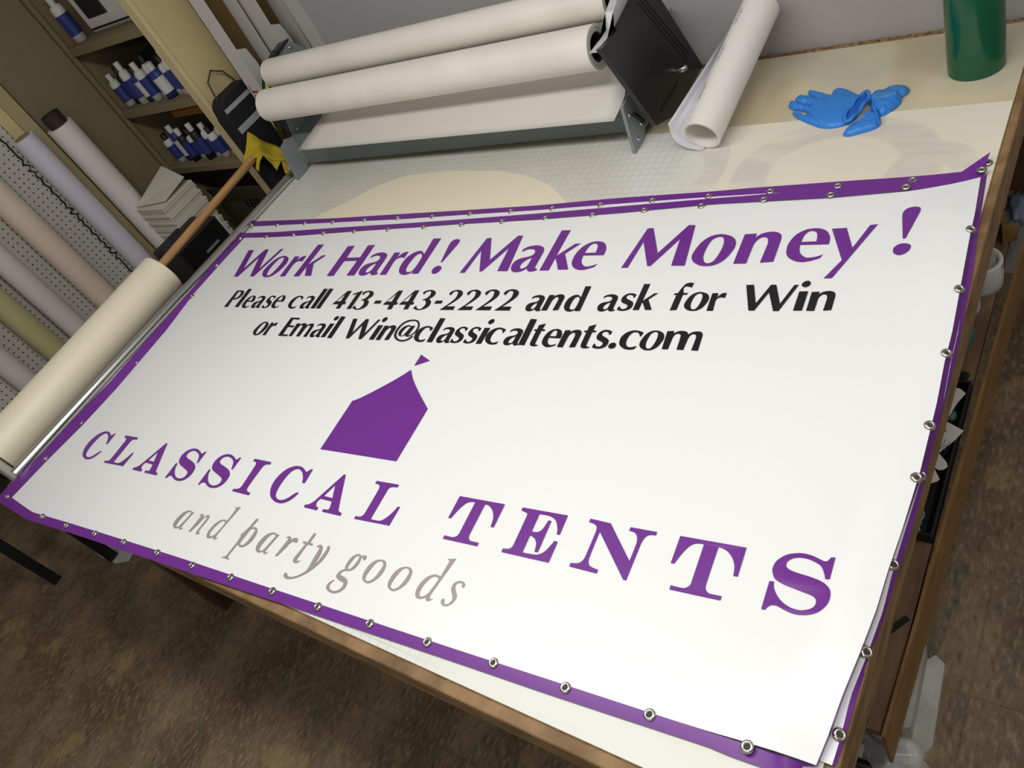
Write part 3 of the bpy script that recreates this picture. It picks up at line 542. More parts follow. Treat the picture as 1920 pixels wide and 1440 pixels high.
# left cheek: silver inner face, curved black rim
lp=[(2.045,1.268),(1.93,1.235),(1.86,1.19),(1.83,1.11),(1.80,1.0),(1.835,.985),(2.01,.99),(2.12,1.17)]
li=cheek(-2.735,-2.727,lp,'side_plate',M['steel'])
for y,z in ((2.03,1.245),(1.84,1.005)): MB().lathe((-2.727,y,z),[(.007,0),(.007,.003),(.0005,.004)],n=12,axis=(1,0,0)).build('screw',M['chrome'],li)
rim=[(2.05,1.272),(1.995,1.264),(1.94,1.246),(1.89,1.217),(1.855,1.18),(1.83,1.12),(1.81,1.05),(1.80,1.0)]
rimo=MB().grid([[(-2.727,y,z) for y,z in rim],[(-2.80,y-.005,z-.008) for y,z in rim]]).build('side_cover',M['blackgloss'],LM)
solid(rimo,.004)
rp=[Vector((-2.762,y-.010,z+.002)) for y,z in rim[2:5]]
MB().grid([[Vector((-2.748,y-.004,z+.003)) for y,z in rim[2:5]],[Vector((-2.772,y-.006,z+.001)) for y,z in rim[2:5]]],smooth=False).build('lime_label',M['fluor'],rimo)['label']='lime green sticker'
text_on('red_mark','73',.022,(-2.785,1.835,1.165),(1,0,0),(0,.5,.9),M['red'],rimo)
# rolls
def media_roll(y,z,r,x0,x1,lab):
    t=thing('media_roll',lab,'roll',((x0+x1)/2,y,z))
    MB().tube((x0,y,z),(x1,y,z),r,n=56,inner=r*.86).build('white_media',M['white_roll'],t)
    MB().tube((x0+.001,y,z),(x1-.001,y,z),r*.86,n=40,inner=r*.66).build('layered_end',M['grey_white'],t)
    MB().tube((x0+.002,y,z),(x1-.004,y,z),r*.655,n=32,inner=r*.56).build('core',M['core'],t)
    h=MB(); h.tube((x0-.012,y,z),(x1-.012,y,z),r*.16,n=16)
    for k in range(5):
        a=2*math.pi*k/5; d=Vector((0,math.cos(a),math.sin(a))); c=Vector((x1-.018,y,z))
        h.box(c-Vector((.003,.0015,0)),c+Vector((.003,.0015,r*.56)),rot=None) if False else h.add([c+d*r*.1+Vector((0,0,0)),c+d*r*.56,c+d*r*.56+Vector((.006,0,0)),c+d*r*.1+Vector((.006,0,0))],[(0,1,2,3)])
    h.build('hub',M['black'],t)
    MB().lathe((x1-.012,y,z),[(r*.10,0),(r*.30,0),(r*.34,.008),(r*.28,.014),(r*.30,.02),(r*.24,.028),(r*.14,.034),(r*.12,.046),(.0005,.046)],n=20,axis=(1,0,0)).build('spindle',M['chrome'],t)
    return t
media_roll(1.752,1.168,.0585,-2.665,-1.20,'front white media roll of the roll stand, nearer the banner')
media_roll(1.872,1.232,.0515,-2.70,-1.19,'rear white media roll of the roll stand, nearer the grey wall')
# loose sheet hanging from the front roll into the tray
s0=[Vector((-2.42,1.80,1.128)),Vector((-2.47,1.79,1.07)),Vector((-2.53,1.74,1.035)),Vector((-2.60,1.697,.997))]
s1=[Vector((-1.19,1.80,1.128)),Vector((-1.165,1.79,1.06)),Vector((-1.175,1.74,1.01)),Vector((-1.20,1.697,.976))]
sheet=MB().grid([[a.lerp(b,k/20) for k in range(21)] for a,b in zip(resample(s0,10),resample(s1,10))]).build('hanging_sheet',M['white_sheet'],None)
tag(solid(sheet,.0012),'loose white sheet hanging below the front media roll','sheet')
# ------------------------------------------------------------------ white roll leaning on the wall
A=Vector((-.951,1.684,.9125)); Bv=Vector((-.896,2.088,1.03)); ax=(Bv-A).normalized()
WR=thing('paper_roll','white backed vinyl roll leaning against the grey wall beside the roll stand','roll',A)
MB().tube(A,Bv,.0515,n=56,inner=.0455).build('roll_liner',[M['liner'],M['lavender']],WR)
fn=[(-1.0365,1.69,0.9547),(-1.0381,1.69,0.9245),(-1.0335,1.69,0.8984),(-1.0191,1.69,0.8832),(-1.0006,1.69,0.8712),(-.962,1.688,.8622)]
ff=[Vector(p)+(Bv-A)*.97+Vector((.02,0,.0)) for p in fn]
f2=[Vector((-0.9792,2.09,1.0014)),Vector((-0.9791,2.09,0.969))]+ff[2:]
lf=MB().grid([resample(a,14) for a in (fn,[Vector(p).lerp(q,.5) for p,q in zip(fn,f2)],f2)]).build('loose_end',M['lavender'],WR); lf.data.materials[0]=mat('paper_inner',(220,218,226),.55); solid(lf,.001)
u_=Vector((0,0,1)); u_=(u_-ax*u_.dot(ax)).normalized(); w_=ax.cross(u_)
def roll_text(txt,size,dist,ang):
    v,f=text_tris(txt,size); R_=.0518
    return MB().add([A+ax*(dist+p[0])+(u_*math.cos(ang-p[1]/R_)+w_*math.sin(ang-p[1]/R_))*R_ for p in v],f).build('roll_print',mat('pale_print',(150,150,150),.5) if 'pale_print' not in bpy.data.materials else bpy.data.materials['pale_print'],WR,fix=False)
for d,a in ((.075,-.35),(.20,-.30),(.325,-.28)): roll_text('ORAJET',.017,d,a)
for d,a in ((.02,.25),(.15,.5),(.27,.55),(.38,.6)): roll_text('3',.009,d,a*-1.6)
# ------------------------------------------------------------------ green roll
gc=Vector((-.362,1.947,.8587))
GR_=thing('vinyl_roll','glossy dark green vinyl roll standing upright on the table back','roll',gc)
MB().tube(gc,gc+Vector((0,0,.62)),.061,n=56,inner=.042).build('green_film',M['green'],GR_)
MB().tube(gc+Vector((0,0,.001)),gc+Vector((0,0,.622)),.0415,n=32,inner=.037).build('core',M['tan'],GR_)
# ------------------------------------------------------------------ gloves
GX,GY,GS=1460,130,4.536
def pillow(name,pts,h,z0,m,parent,n=26,puff=.5):
    pts=resample(list(pts)+[pts[0]],n)[:-1]; loop=[Vector((p[0],p[1])) for p in pts]
    # smooth the outline, then mesh it with interior points; height follows the distance to the outline
    for _ in range(2): loop=[(loop[i-1]+loop[i]*2+loop[(i+1)%len(loop)])/4 for i in range(len(loop))]
    def dist(p): return min((p-(a+(b-a)*max(0,min(1,(p-a).dot(b-a)/max((b-a).length_squared,1e-12))))).length for a,b in zip(loop,loop[1:]+loop[:1]))
    def inside(p):
        r=False
        for a,b in zip(loop,loop[1:]+loop[:1]):
            if (a.y>p.y)!=(b.y>p.y) and p.x<(b.x-a.x)*(p.y-a.y)/(b.y-a.y)+a.x: r=not r
        return r
    xs=[p.x for p in loop]; ys=[p.y for p in loop]; st=max(max(xs)-min(xs),max(ys)-min(ys))/15; ip=[]
    x=min(xs)
    while x<max(xs):
        y=min(ys)
        while y<max(ys):
            q=Vector((x+random.uniform(-.2,.2)*st,y+random.uniform(-.2,.2)*st))
            if inside(q) and dist(q)>st*.45: ip.append(q)
            y+=st
        x+=st
    k=len(loop); r=delaunay_2d_cdt(loop+ip,[(i,(i+1)%k) for i in range(k)],[],1,1e-7)
    V=r[0]; F=r[2]; dm=max([dist(p) for p in ip] or [.005]); H=[]
    for p in V:
        t=min(1,dist(p)/(dm*.8)); H.append(h*math.sqrt(max(0,1-(1-t)**2))*(1+.14*math.sin(p.x*210+p.y*95)*math.sin(p.y*180-p.x*60)))
    b=MB(); n0=len(V)
    b.add([(p.x,p.y,z0+H[i]+.0015) for i,p in enumerate(V)]+[(p.x,p.y,z0) for p in V],[tuple(f) for f in F]+[tuple(n0+i for i in f[::-1]) for f in F]+[(i,(i+1)%k,n0+(i+1)%k,n0+i) for i in range(k)],0,True)
    return b.build(name,m,parent)
ZG=.8612
def gp(*a): return a
G1=thing('nitrile_glove','blue disposable glove lying flat with spread fingers, left of the pair','glove',(-.62,1.78,ZG))
G2=thing('nitrile_glove','crumpled blue disposable glove twisted inside out, right of the pair','glove',(-.50,1.78,ZG))
P1=dict(
 palm=[(-0.7236,1.8763,0.868),(-0.6922,1.8653,0.868),(-0.6816,1.8862,0.868),(-0.6574,1.8943,0.868),(-0.6301,1.8888,0.868),(-0.605,1.8678,0.868),(-0.5904,1.871,0.868),(-0.5802,1.8517,0.868),(-0.586,1.8016,0.868),(-0.592,1.7597,0.868),(-0.6032,1.7496,0.868),(-0.6282,1.7392,0.868),(-0.6536,1.7396,0.868),(-0.6859,1.7525,0.868),(-0.7091,1.7829,0.868),(-0.7289,1.8312,0.868)],
 thumb=[(-0.6831,1.8917,0.868),(-0.6812,1.9068,0.868),(-0.6675,1.9107,0.868),(-0.6442,1.8993,0.868),(-0.6049,1.8673,0.868),(-0.6096,1.8301,0.868),(-0.6379,1.8302,0.868),(-0.656,1.861,0.868),(-0.6775,1.8819,0.868)],
 index_finger=[(-0.75,1.9101,0.868),(-0.7503,1.9218,0.868),(-0.7379,1.9182,0.868),(-0.7161,1.9034,0.868),(-0.6848,1.8869,0.868),(-0.6612,1.8645,0.868),(-0.6697,1.8309,0.868),(-0.6921,1.854,0.868),(-0.7212,1.8784,0.868),(-0.7416,1.8969,0.868)],
 middle_finger=[(-0.7703,1.8613,0.87),(-0.7716,1.8824,0.87),(-0.7617,1.8931,0.87),(-0.7406,1.8838,0.87),(-0.7153,1.8692,0.87),(-0.6889,1.849,0.87),(-0.6857,1.8159,0.87),(-0.7134,1.8357,0.87),(-0.7434,1.8513,0.87),(-0.7595,1.8542,0.87)],
 ring_finger=[(-0.7844,1.8564,0.868),(-0.7857,1.8733,0.868),(-0.7725,1.8761,0.868),(-0.7624,1.8628,0.868),(-0.745,1.8555,0.868),(-0.7143,1.8378,0.868),(-0.691,1.8022,0.868),(-0.7142,1.8111,0.868),(-0.748,1.8345,0.868),(-0.7674,1.8358,0.868)],
 little_finger=[(-0.7645,1.821,0.868),(-0.7636,1.8306,0.868),(-0.7537,1.8278,0.868),(-0.7294,1.8071,0.868),(-0.7081,1.7951,0.868),(-0.683,1.7837,0.868),(-0.6734,1.7492,0.868),(-0.7085,1.7705,0.868),(-0.739,1.7937,0.868)])
pillow('palm',P1['palm'],.017,ZG,M['glove'],G1,40)
for k,h in (('thumb',.012),('index_finger',.009),('middle_finger',.015),('ring_finger',.012),('little_finger',.011)): pillow(k,P1[k],h,ZG,M['glove'],G1,26)
cuff=[(-0.6123,1.7582,0.878),(-0.6125,1.775,0.878),(-0.6103,1.7938,0.878),(-0.6035,1.8217,0.878),(-0.5966,1.8499,0.878),(-0.5892,1.8593,0.878),(-0.5796,1.854,0.878),(-0.5745,1.8407,0.878),(-0.5745,1.8213,0.878),(-0.5808,1.7911,0.878),(-0.5878,1.7591,0.878),(-0.5943,1.7413,0.878),(-0.6036,1.7403,0.878)]
pillow('cuff_inside',cuff,.004,ZG+.014,M['glove_dark'],G1,30)
cl_=[Vector(p) for p in cuff]; cl_=resample(cl_+[cl_[0]],36); MB().path([Vector((p.x,p.y,ZG+.018+.003*math.sin(i*.9))) for i,p in enumerate(cl_)],.0045,n=8).build('cuff_rim',M['glove'],G1)
P2=dict(
 folded_finger=[(-0.5538,1.8751,0.872),(-0.5386,1.8917,0.872),(-0.5144,1.8911,0.872),(-0.4929,1.8798,0.872),(-0.4892,1.8644,0.872),(-0.495,1.8502,0.872),(-0.5092,1.8434,0.872),(-0.5294,1.8507,0.872)],
 turned_cuff=[(-0.5716,1.826,0.882),(-0.5717,1.8514,0.882),(-0.5578,1.8619,0.882),(-0.5302,1.8588,0.882),(-0.5084,1.8461,0.882),(-0.506,1.8303,0.882),(-0.5278,1.8245,0.882),(-0.5478,1.8186,0.882)],
 palm=[(-0.5778,1.8414,0.868),(-0.5559,1.8471,0.868),(-0.5267,1.8488,0.868),(-0.5076,1.8581,0.868),(-0.5,1.8412,0.868),(-0.5003,1.8151,0.868),(-0.5139,1.7916,0.868),(-0.5253,1.7725,0.868),(-0.5379,1.7699,0.868),(-0.5604,1.7972,0.868)],
 pointing_finger=[(-0.6093,1.707,0.868),(-0.6059,1.7228,0.868),(-0.5889,1.7474,0.868),(-0.5708,1.762,0.868),(-0.5569,1.7824,0.868),(-0.5527,1.8102,0.868),(-0.5338,1.7692,0.868),(-0.5247,1.7377,0.868),(-0.5297,1.7233,0.868),(-0.5635,1.7099,0.868),(-0.5928,1.6983,0.868)],
 twisted_fold=[(-0.5786,1.7599,0.878),(-0.567,1.7959,0.878),(-0.5576,1.8014,0.878),(-0.55,1.7693,0.878),(-0.5675,1.7534,0.878),(-0.5736,1.7474,0.878)],
 strap_fold=[(-0.5659,1.8109,0.884),(-0.56,1.8146,0.884),(-0.5464,1.7907,0.884),(-0.5318,1.7507,0.884),(-0.5203,1.7214,0.884),(-0.5235,1.715,0.884),(-0.5375,1.747,0.884),(-0.5524,1.7823,0.884)])
pillow('palm',P2['palm'],.018,ZG,M['glove'],G2,34); pillow('pointing_finger',P2['pointing_finger'],.014,ZG,M['glove'],G2,34)
pillow('folded_finger',P2['folded_finger'],.012,ZG,M['glove_grime'],G2,26); pillow('turned_cuff',P2['turned_cuff'],.009,ZG+.014,M['glove_grime'],G2,28)
pillow('twisted_fold',P2['twisted_fold'],.014,ZG,M['glove'],G2,22); pillow('strap_fold',P2['strap_fold'],.010,ZG+.012,M['glove'],G2,22)
# ------------------------------------------------------------------ pegboard stand and leaning rolls
PB=thing('pegboard_stand','white pegboard panel on a black legged stand behind the leaning rolls','pegboard',(-3.77,.8,0))
MB().box((-3.785,.30,.50),(-3.76,1.333,2.1)).build('pegboard',M['peg'],PB)
MB().box((-3.785,1.334,.30),(-3.75,1.385,2.1)).build('edge_trim',M['cream_paint'],PB)
MB().box((-3.785,1.386,.30),(-3.74,1.445,2.1)).build('edge_trim',M['beige'],PB)
for (x,y) in ((-3.765,-.005),(-3.50,.19)): MB().box((x,y,0),(x+.05,y+.045,.53 if x>-3.6 else 1.2),bev=.003).build('leg',M['black'],PB)
MB().box((-3.765,.04,.49),(-3.715,1.40,.53)).build('cross_rail',M['black'],PB)
MB().box((-3.72,.19,.49),(-3.45,.235,.53)).build('cross_rail',M['black'],PB)
for y in (.45,1.30): MB().box((-3.785,y,0),(-3.74,y+.05,.50),bev=.003).build('leg',M['black'],PB)
ch=MB(); pts=[(-3.752+.006*math.sin(k*1.9),1.288+.006*math.sin(k*2.7)+.006*(k%2),1.6-k*.0165) for k in range(62)]
ch.path(pts,.0042,n=5)
tag(ch.build('bead_chain',M['black']),'thin black bead chain hanging down the pegboard','chain')
def leaning(name,y0,y1,z1,m,lab,core=None,cm='tan',x=-3.68):
    r=(y1-y0)/2; c=Vector((x,(y0+y1)/2,0)); x_=-3.76+r+.012; c.x=max(x,x_) if False else x
    t=thing(name,lab,'roll',c,None)
    MB().tube(c,c+Vector((0,0,z1)),r,n=40,inner=r*.72).build('media',M[m],t)
    ce=core or .004
    MB().tube(c+Vector((0,0,.002)),c+Vector((0,0,z1+ce)),r*.71,n=32,inner=r*.6 if core else r*.02).build('core',M[cm],t)
    return t
M['r_white']=mat('roll_white',(226,220,214),.5); M['r_lav']=mat('roll_lavender',(214,210,222),.4); M['r_pink']=mat('roll_pink',(220,204,184),.5); M['r_olive']=mat('roll_olive',(186,178,130),.5); M['r_pale']=mat('roll_pale',(212,206,204),.5)
leaning('media_roll',1.432,1.549,1.375,'r_white','tall white roll with dark core end, nearest the open cabinet',.055,'core')
leaning('media_roll',1.289,1.384,1.425,'r_lav','bluish white upright roll with tan core end beside the chain')
leaning('media_roll',1.036,1.152,1.52,'r_pink','cream pink upright roll in front of the pegboard, left of the chain')
leaning('media_roll',.859,.957,1.52,'r_pale','pale grey white upright roll between cream pink and olive rolls')
leaning('media_roll',.725,.825,1.52,'r_olive','olive yellow upright roll in front of the pegboard')
leaning('media_roll',.555,.650,1.52,'r_pale','whitish upright roll nearest the front, next to the olive one')
# white paper on floor by the stand
tag(MB().prism([(-3.8058,0.2142,0.002),(-3.6835,0.2588,0.002),(-3.3605,0.2619,0.002),(-3.3465,0.2276,0.002),(-3.419,0.1934,0.002),(-3.5526,0.1887,0.002)],(0,0,.004)).build('paper_scrap',M['grey_white']),'grey white paper scrap on the floor beside the stand leg','paper')
# ------------------------------------------------------------------ cabinet
CB=thing('cabinet','cream painted wooden cabinet with open shelves of tubes behind the dowel','cabinet',(-3.42,1.95,0))
MB().box((-3.115,1.79,0),(-3.075,2.30,2.2)).build('side_panel',M['cream_paint'],CB)
MB().box((-3.13,1.77,0),(-3.07,1.79,2.2),bev=.003).build('face_frame',M['cream_paint'],CB)
MB().box((-3.80,1.77,0),(-3.745,1.79,2.2),bev=.003).build('face_frame',M['beige_shaded'],CB)
MB().box((-3.80,1.79,0),(-3.77,2.30,2.2)).build('side_panel',M['beige_shaded'],CB)
MB().box((-3.77,2.28,0),(-3.115,2.30,2.2)).build('back_panel',M['beige_shaded'],CB)
for z in (1.555,1.243,.931): MB().box((-3.77,1.773,z-.034),(-3.115,2.28,z),bev=.002).build('shelf',M['beige_shaded'],CB)
MB().box((-3.79,1.46,.0),(-3.765,1.765,2.2)).build('door',M['beige_shaded'],CB)['label']='open cabinet door, beige with shade in its colour'
MB().box((-3.77,1.79,.05),(-3.115,2.28,.09)).build('shelf',M['beige_shaded'],CB)
# tubes and bottles on the shelves
def bottle(x,y,z,h,r,body,cap,label,group,tilt=0,lie=False):
    t=thing('paint_tube',label,'tube',(x,y,z),group); a=Vector((math.sin(tilt),0,math.cos(tilt))); o=Vector((x,y,z+.001+abs(math.sin(tilt))*r))
    MB().lathe(o,[(.0005,0),(r,.0),(r,h*.72),(r*.8,h*.78),(r*.5,h*.80)],n=16,axis=a).build('body',M[body],t)
    MB().lathe(o,[(r*.52,h*.79),(r*.55,h),(.0005,h)],n=12,axis=a).build('cap',M[cap],t)
    lb=MB(); lb.lathe(o,[(r*1.02,h*.15),(r*1.02,h*.6)],n=16,axis=a); lb.build('label_band',M['blue_label' if body!='blue_label' else 'grey_white'],t)
cols=['grey_white','black','grey_white','blue_label','grey_white','grey_white','blue_label','grey_white','r_pale','r_pale']
ordn=['leftmost','second','third','fourth','fifth','sixth','seventh','eighth','ninth','rightmost']
cn=dict(grey_white='white',black='black',blue_label='blue',r_pale='pale grey')
for k,c in enumerate(cols):
    bottle(-3.70+.060*k,1.83+.015*(k%2),1.243,.155+.02*((k*7)%3),.024 if c!='blue_label' else .03,c,'black' if k%2 else 'grey_white',f'{cn[c]} squeeze tube, {ordn[k]} in the row on the middle cabinet shelf','tubes on the middle shelf',tilt=-.08+.05*(k%3))
cols=['grey_white','blue_label','black','grey_white','black','grey_white','r_pale','grey_white','r_pale']; ordn2=ordn[:8]+['rightmost']
for k,c in enumerate(cols):
    bottle(-3.66+.062*k,1.83+.012*(k%2),.931,.15+.015*((k*5)%3),.024,c,'grey_white' if k%3 else 'black',f'{cn[c]} squeeze tube, {ordn2[k]} in the row on the lower cabinet shelf','tubes on the lower shelf',tilt=-.06+.04*(k%3))
def lump(name,c,r,m,label,cat,sc=(1,1,1),nz=.25):
    bm=bmesh.new(); bmesh.ops.create_icosphere(bm,subdivisions=3,radius=1)
    for v in bm.verts:
        q=v.co; f=1+nz*math.sin(q.x*5+q.y*3)*math.sin(q.z*6+1)+nz*.5*math.sin(q.x*11)*math.sin(q.y*9+q.z*8); v.co=Vector((q.x*sc[0],q.y*sc[1],max(q.z,-.75)*sc[2]))*r*f
    for f in bm.faces: f.smooth=True
    me=bpy.data.meshes.new(name); bm.to_mesh(me); bm.free(); me.materials.append(m); o=link(name,me); o.location=c
    return tag(o,label,cat)
lump('rag_pile',(-3.42,2.05,1.343),.13,M['dark_lump'],'dark heap of rags behind the tubes on the middle shelf','rags',(1.9,.8,1.0))
tag(MB().box((-3.60,1.90,1.13-.02),(-3.22,2.08,1.16-.015),bev=.004).build('orange_folder',M['orange']),'orange brown folder lying on the row of tubes','folder')
tag(MB().box((-3.70,1.98,.932),(-3.14,2.20,1.10),bev=.004).build('storage_box',M['darkbox']),'dark box behind the tubes on the lower cabinet shelf','box')
pr_=thing('printer','pale grey machine with black screen on the top cabinet shelf','printer',(-3.42,1.95,1.556))
MB().box((-3.62,1.86,1.557),(-3.18,2.2,1.80),bev=.012).build('housing',M['r_pale'],pr_)
MB().box((-3.56,1.852,1.62),(-3.40,1.861,1.78),bev=.004).build('screen',M['black'],pr_)
MB().box((-3.60,1.855,1.575),(-3.22,1.861,1.582)).build('paper_slot',M['black'],pr_)
bottle(-3.70,1.84,1.556,.20,.028,'r_pale','grey_white','pale upright tube at the left end of the top cabinet shelf','tubes on the top shelf')
# lower compartment: dark carton, stack of boards, black case
KB=thing('carton','dark cardboard carton marked KEEP in the bottom of the cabinet','box',(-3.35,1.95,.09))
MB().box((-3.60,1.80,.091),(-3.13,2.2,.70)).build('carton_body',M['darkbox'],KB)
MB().prism([(-3.60,1.80,.70),(-3.13,1.80,.70),(-3.16,1.77,.80),(-3.57,1.77,.80)],(0,.004,0)).build('flap',M['darkbox'],KB)
kt=Vector((-3.3884,1.796,0.6633)); text_on('lettering','KEEP',.06,kt,(1,0,.06),(0,0,1),M['black'],KB,1.0)
BS=thing('crate','dark crate under the stack of white boards','crate',(-3.62,1.56,0))
MB().box((-3.615,1.46,0),(-3.39,1.66,.56),bev=.004).build('crate_body',M['darkbox'],BS)
for z in (.12,.30): MB().box((-3.388,1.47,z),(-3.384,1.65,z+.09)).build('slat',M['darkbox'],BS)
bdm=MB().box((-.11,-.10,0),(.11,.10,.0125),bev=.0012); bb=None
for k in range(28):
    if bb is None: bb=bdm.build('white_board',M['board_white']); o=bb
    else: o=bb.copy(); COL.objects.link(o)
    o.location=(-3.505+.004*math.sin(k*1.7),1.562+.004*math.sin(k*2.3),.561+.0135*k); 
    tag(o,'thin white board in the tall stack behind the dowel','board','stacked white boards')
tp=MB().prism([(-3.61,1.47,.945),(-3.40,1.50,.945),(-3.39,1.64,.965),(-3.60,1.69,1.0)],(0,0,.004)); tag(tp.build('bent_board',M['board_white']),'bent white board lying skewed on top of the stack','board')
BX=thing('black_case','black equipment case with a grey handle behind the silver tube','case',(-3.30,1.44,0))
MB().box((-3.42,1.30,0),(-3.20,1.545,.825),bev=.006).build('case_body',M['black'],BX)
MB().box((-3.199,1.40,.735),(-3.193,1.48,.745)).build('handle',M['steel'],BX)
MB().box((-3.199,1.538,.60),(-3.194,1.546,.82)).build('edge_strip',M['grey_white'],BX)
# bag on the cabinet side
bg=thing('shoulder_bag','black bag with two grey stripes against the cream cabinet side','bag',(-3.0,1.86,.8))
b_=MB(); prof=[(1.765,.62),(1.762,1.12),(1.775,1.185),(1.80,1.205),(1.95,1.205),(1.97,1.17),(1.975,.62)]
o=b_.prism([(-3.072,y,z) for y,z in prof],(.085,0,0)).build('bag_body',M['bag'],bg); bv=o.modifiers.new('b','BEVEL'); bv.width=.018; bv.segments=3
for z in (1.055,1.150): MB().box((-2.9865,1.772,z),(-2.984,1.968,z+(.018 if z>1.1 else .028))).build('stripe',M['bag_strip'],bg)
MB().path([(-3.03,1.80,1.20),(-3.04,1.82,1.27),(-3.05,1.87,1.295),(-3.04,1.91,1.265),(-3.03,1.93,1.20)],.004).build('carry_loop',M['darkbox'],bg)
# cartons leaning at the wall corner
def carton(label,x,y,wx,wy,lean,txt,z1=1.75):
    t=thing('tall_carton',label,'box',(x,y,0)); Mx=Matrix.Rotation(lean,4,'Y'); P=lambda p:(Mx@Vector(p))+Vector((x,y,0))
    def pb(a,b,name,m):
        b_=MB(); b_.box(a,b); b_.v=[tuple(P(v)) for v in b_.v]; return b_.build(name,m,t)
    pb((-wx/2,-wy/2,0),(-wx/2+.004,wy/2,z1),'side_wall',M['carton']); pb((-wx/2,-wy/2,0),(wx/2,-wy/2+.004,z1),'front_wall',M['carton'])
    pb((-wx/2,wy/2-.004,0),(wx/2,wy/2,z1),'rear_wall',M['carton']); pb((-wx/2,-wy/2,0),(wx/2,wy/2,.004),'base',M['carton'])
    pb((-wx/2+.004,-wy/2+.004,.01),(-wx/2+.012,wy/2-.004,z1-.01),'lining',M['carton_in'])
    for z in (.80,1.16):
        b_=MB(); pts=[(wx/2-.004,-wy/2+.004,z),(wx/2-.004,-wy/2+.045,z+.02),(wx/2-.004,-wy/2+.055,z+.09),(wx/2-.004,-wy/2+.045,z+.16),(wx/2-.004,-wy/2+.004,z+.18)]
        b_.prism([P(p) for p in pts],(.003,0,0)).build('flap',M['carton'],t)
    v,f=text_tris(txt,.085)
    MB().add([P((-wx/2+.012+p[1]*.62+.004,-wy/2-.001,.84+p[0]*1.05)) for p in v],f).build('lettering',M['red'],t,fix=False)
    return t
carton('tall white open carton with red lettering, nearest the cabinet',-2.965,1.965,.085,.13,.05,'ORACAL')
carton('tall white carton with red lettering behind the left end of the roll stand',-2.885,2.11,.10,.12,.04,'ORACAL')
for x,y,lab in ((-2.80,2.24,'bluish translucent film sheet standing behind the white cartons'),(-2.70,2.32,'wider translucent film sheet nearest the grey wall panel')):
    r0=MB(); r0.grid([[(x+.13*math.cos(a)-.08,y+.05*math.sin(a)+.02*k,z) for a in [math.pi*(1.05+.9*i/10) for i in range(11)]] for k,z in ((0,0),(0,1.7))])
    tag(solid(r0.build('film_sheet',M['lavender']),.003),lab,'film')
# ------------------------------------------------------------------ things on the lower shelf
zs=.390
def can(c,r,h,label,txt=None):
    t=thing('paint_can',label,'can',c)
    MB().lathe(c,[(.0005,0),(r*.97,0),(r,.004),(r,h-.004),(r*.98,h),(r*.80,h),(r*.78,h-.010),(.0005,h-.010)],n=36).build('can_body',M['grey_white'],t)
    MB().lathe(c,[(r*1.015,0),(r*1.015,.006)],n=36).build('bottom_rim',M['steel'],t)
    if txt:
        v,f=text_tris(txt,.022); R_=r+.0006
        MB().add([Vector(c)+Vector((R_*math.cos(-.35+p[0]/R_),R_*math.sin(-.35+p[0]/R_),h*.72+p[1])) for p in v],f).build('red_mark',M['red'],t,fix=False)
    return t
can(Vector((-.325,1.695,zs)),.052,.083,'white can with small red mark standing on the plywood shelf','3M')
c2=can(Vector((-.345,1.60,zs)),.036,.05,'small round tub with red top half hidden beside the white can'); MB().lathe(Vector((-.345,1.60,zs)),[(.0365,.04),(.0365,.052),(.0005,.053)],n=28).build('red_lid',M['red'],c2)
tag(MB().prism([(-.345,1.44,zs+.001),(-.318,1.45,zs+.001),(-.304,1.50,zs+.001),(-.308,1.53,zs+.001),(-.335,1.55,zs+.001)],(0,0,.006)).build('teal_wrapper',M['tealbag']),'teal plastic wrapper lying on the plywood shelf','wrapper')
tag(MB().box((-.316,1.358,zs+.0005),(-.297,1.384,zs+.014),rot=Matrix.Rotation(-.25,3,'Z'),bev=.002).build('black_block',M['black']),'small black block on the shelf above the tray','block')
TR=thing('tool_tray','long black plastic tray of papers on the plywood shelf','tray',(-.38,1.12,zs))
tr=MB(); tr.box((-.47,.92,zs+.0005),(-.284,1.335,zs+.006)); tr.build('tray_base',M['black'],TR)
for a,b in (((-.47,.915,zs),(-.284,.921,zs+.035)),((-.47,1.334,zs),(-.284,1.340,zs+.035)),((-.288,.915,zs),(-.282,1.34,zs+.035)),((-.472,.915,zs),(-.466,1.34,zs+.035))): MB().box(a,b,bev=.002).build('tray_wall',M['black'],TR)
def leaf(name,pix,label,cat,m,th=.001):
    return tag(MB().prism(pix,(0,0,th)).build(name,m),label,cat)
leaf('curled_paper',[(-0.3146,1.3106,0.428),(-0.3012,1.3093,0.428),(-0.2871,1.2969,0.428),(-0.299,1.2664,0.428),(-0.3051,1.2403,0.428),(-0.3143,1.2029,0.428),(-0.3248,1.2011,0.428)],'curled white paper slip at the far end of the black tray','paper',M['board_white'])
lump('plastic_ball',tuple((-0.3073,1.2416,0.41)),.010,M['tealbag'],'small crumpled clear plastic wad in the black tray','wad',(1,1.4,.8),.2)
pc=leaf('price_card',[(-0.3157,1.2112,0.431),(-0.2722,1.1884,0.431),(-0.2848,1.1591,0.431),(-0.3169,1.1055,0.431),(-0.3267,1.1123,0.431)],'white printed card with red patch in the black tray','card',M['grey_white'])
MB().prism([(-0.316,1.1899,0.4325),(-0.305,1.1828,0.4325),(-0.3148,1.1613,0.4325),(-0.3201,1.1663,0.4325)],(0,0,.0005)).build('red_patch',M['red'],pc)
for k in range(5):
    a=(-0.3138,1.1286,0.4325); d=Vector((.0075,.034,0)); q=Vector(a)+Vector((.0045*k,-.0012*k,0)); MB().add([q,q+d*(.6+.3*((k*3)%2)),q+d*(.6+.3*((k*3)%2))+Vector((.0012,0,0)),q+Vector((.0012,0,0))],[(0,1,2,3)]).build('print_line',M['core'],pc,fix=False)
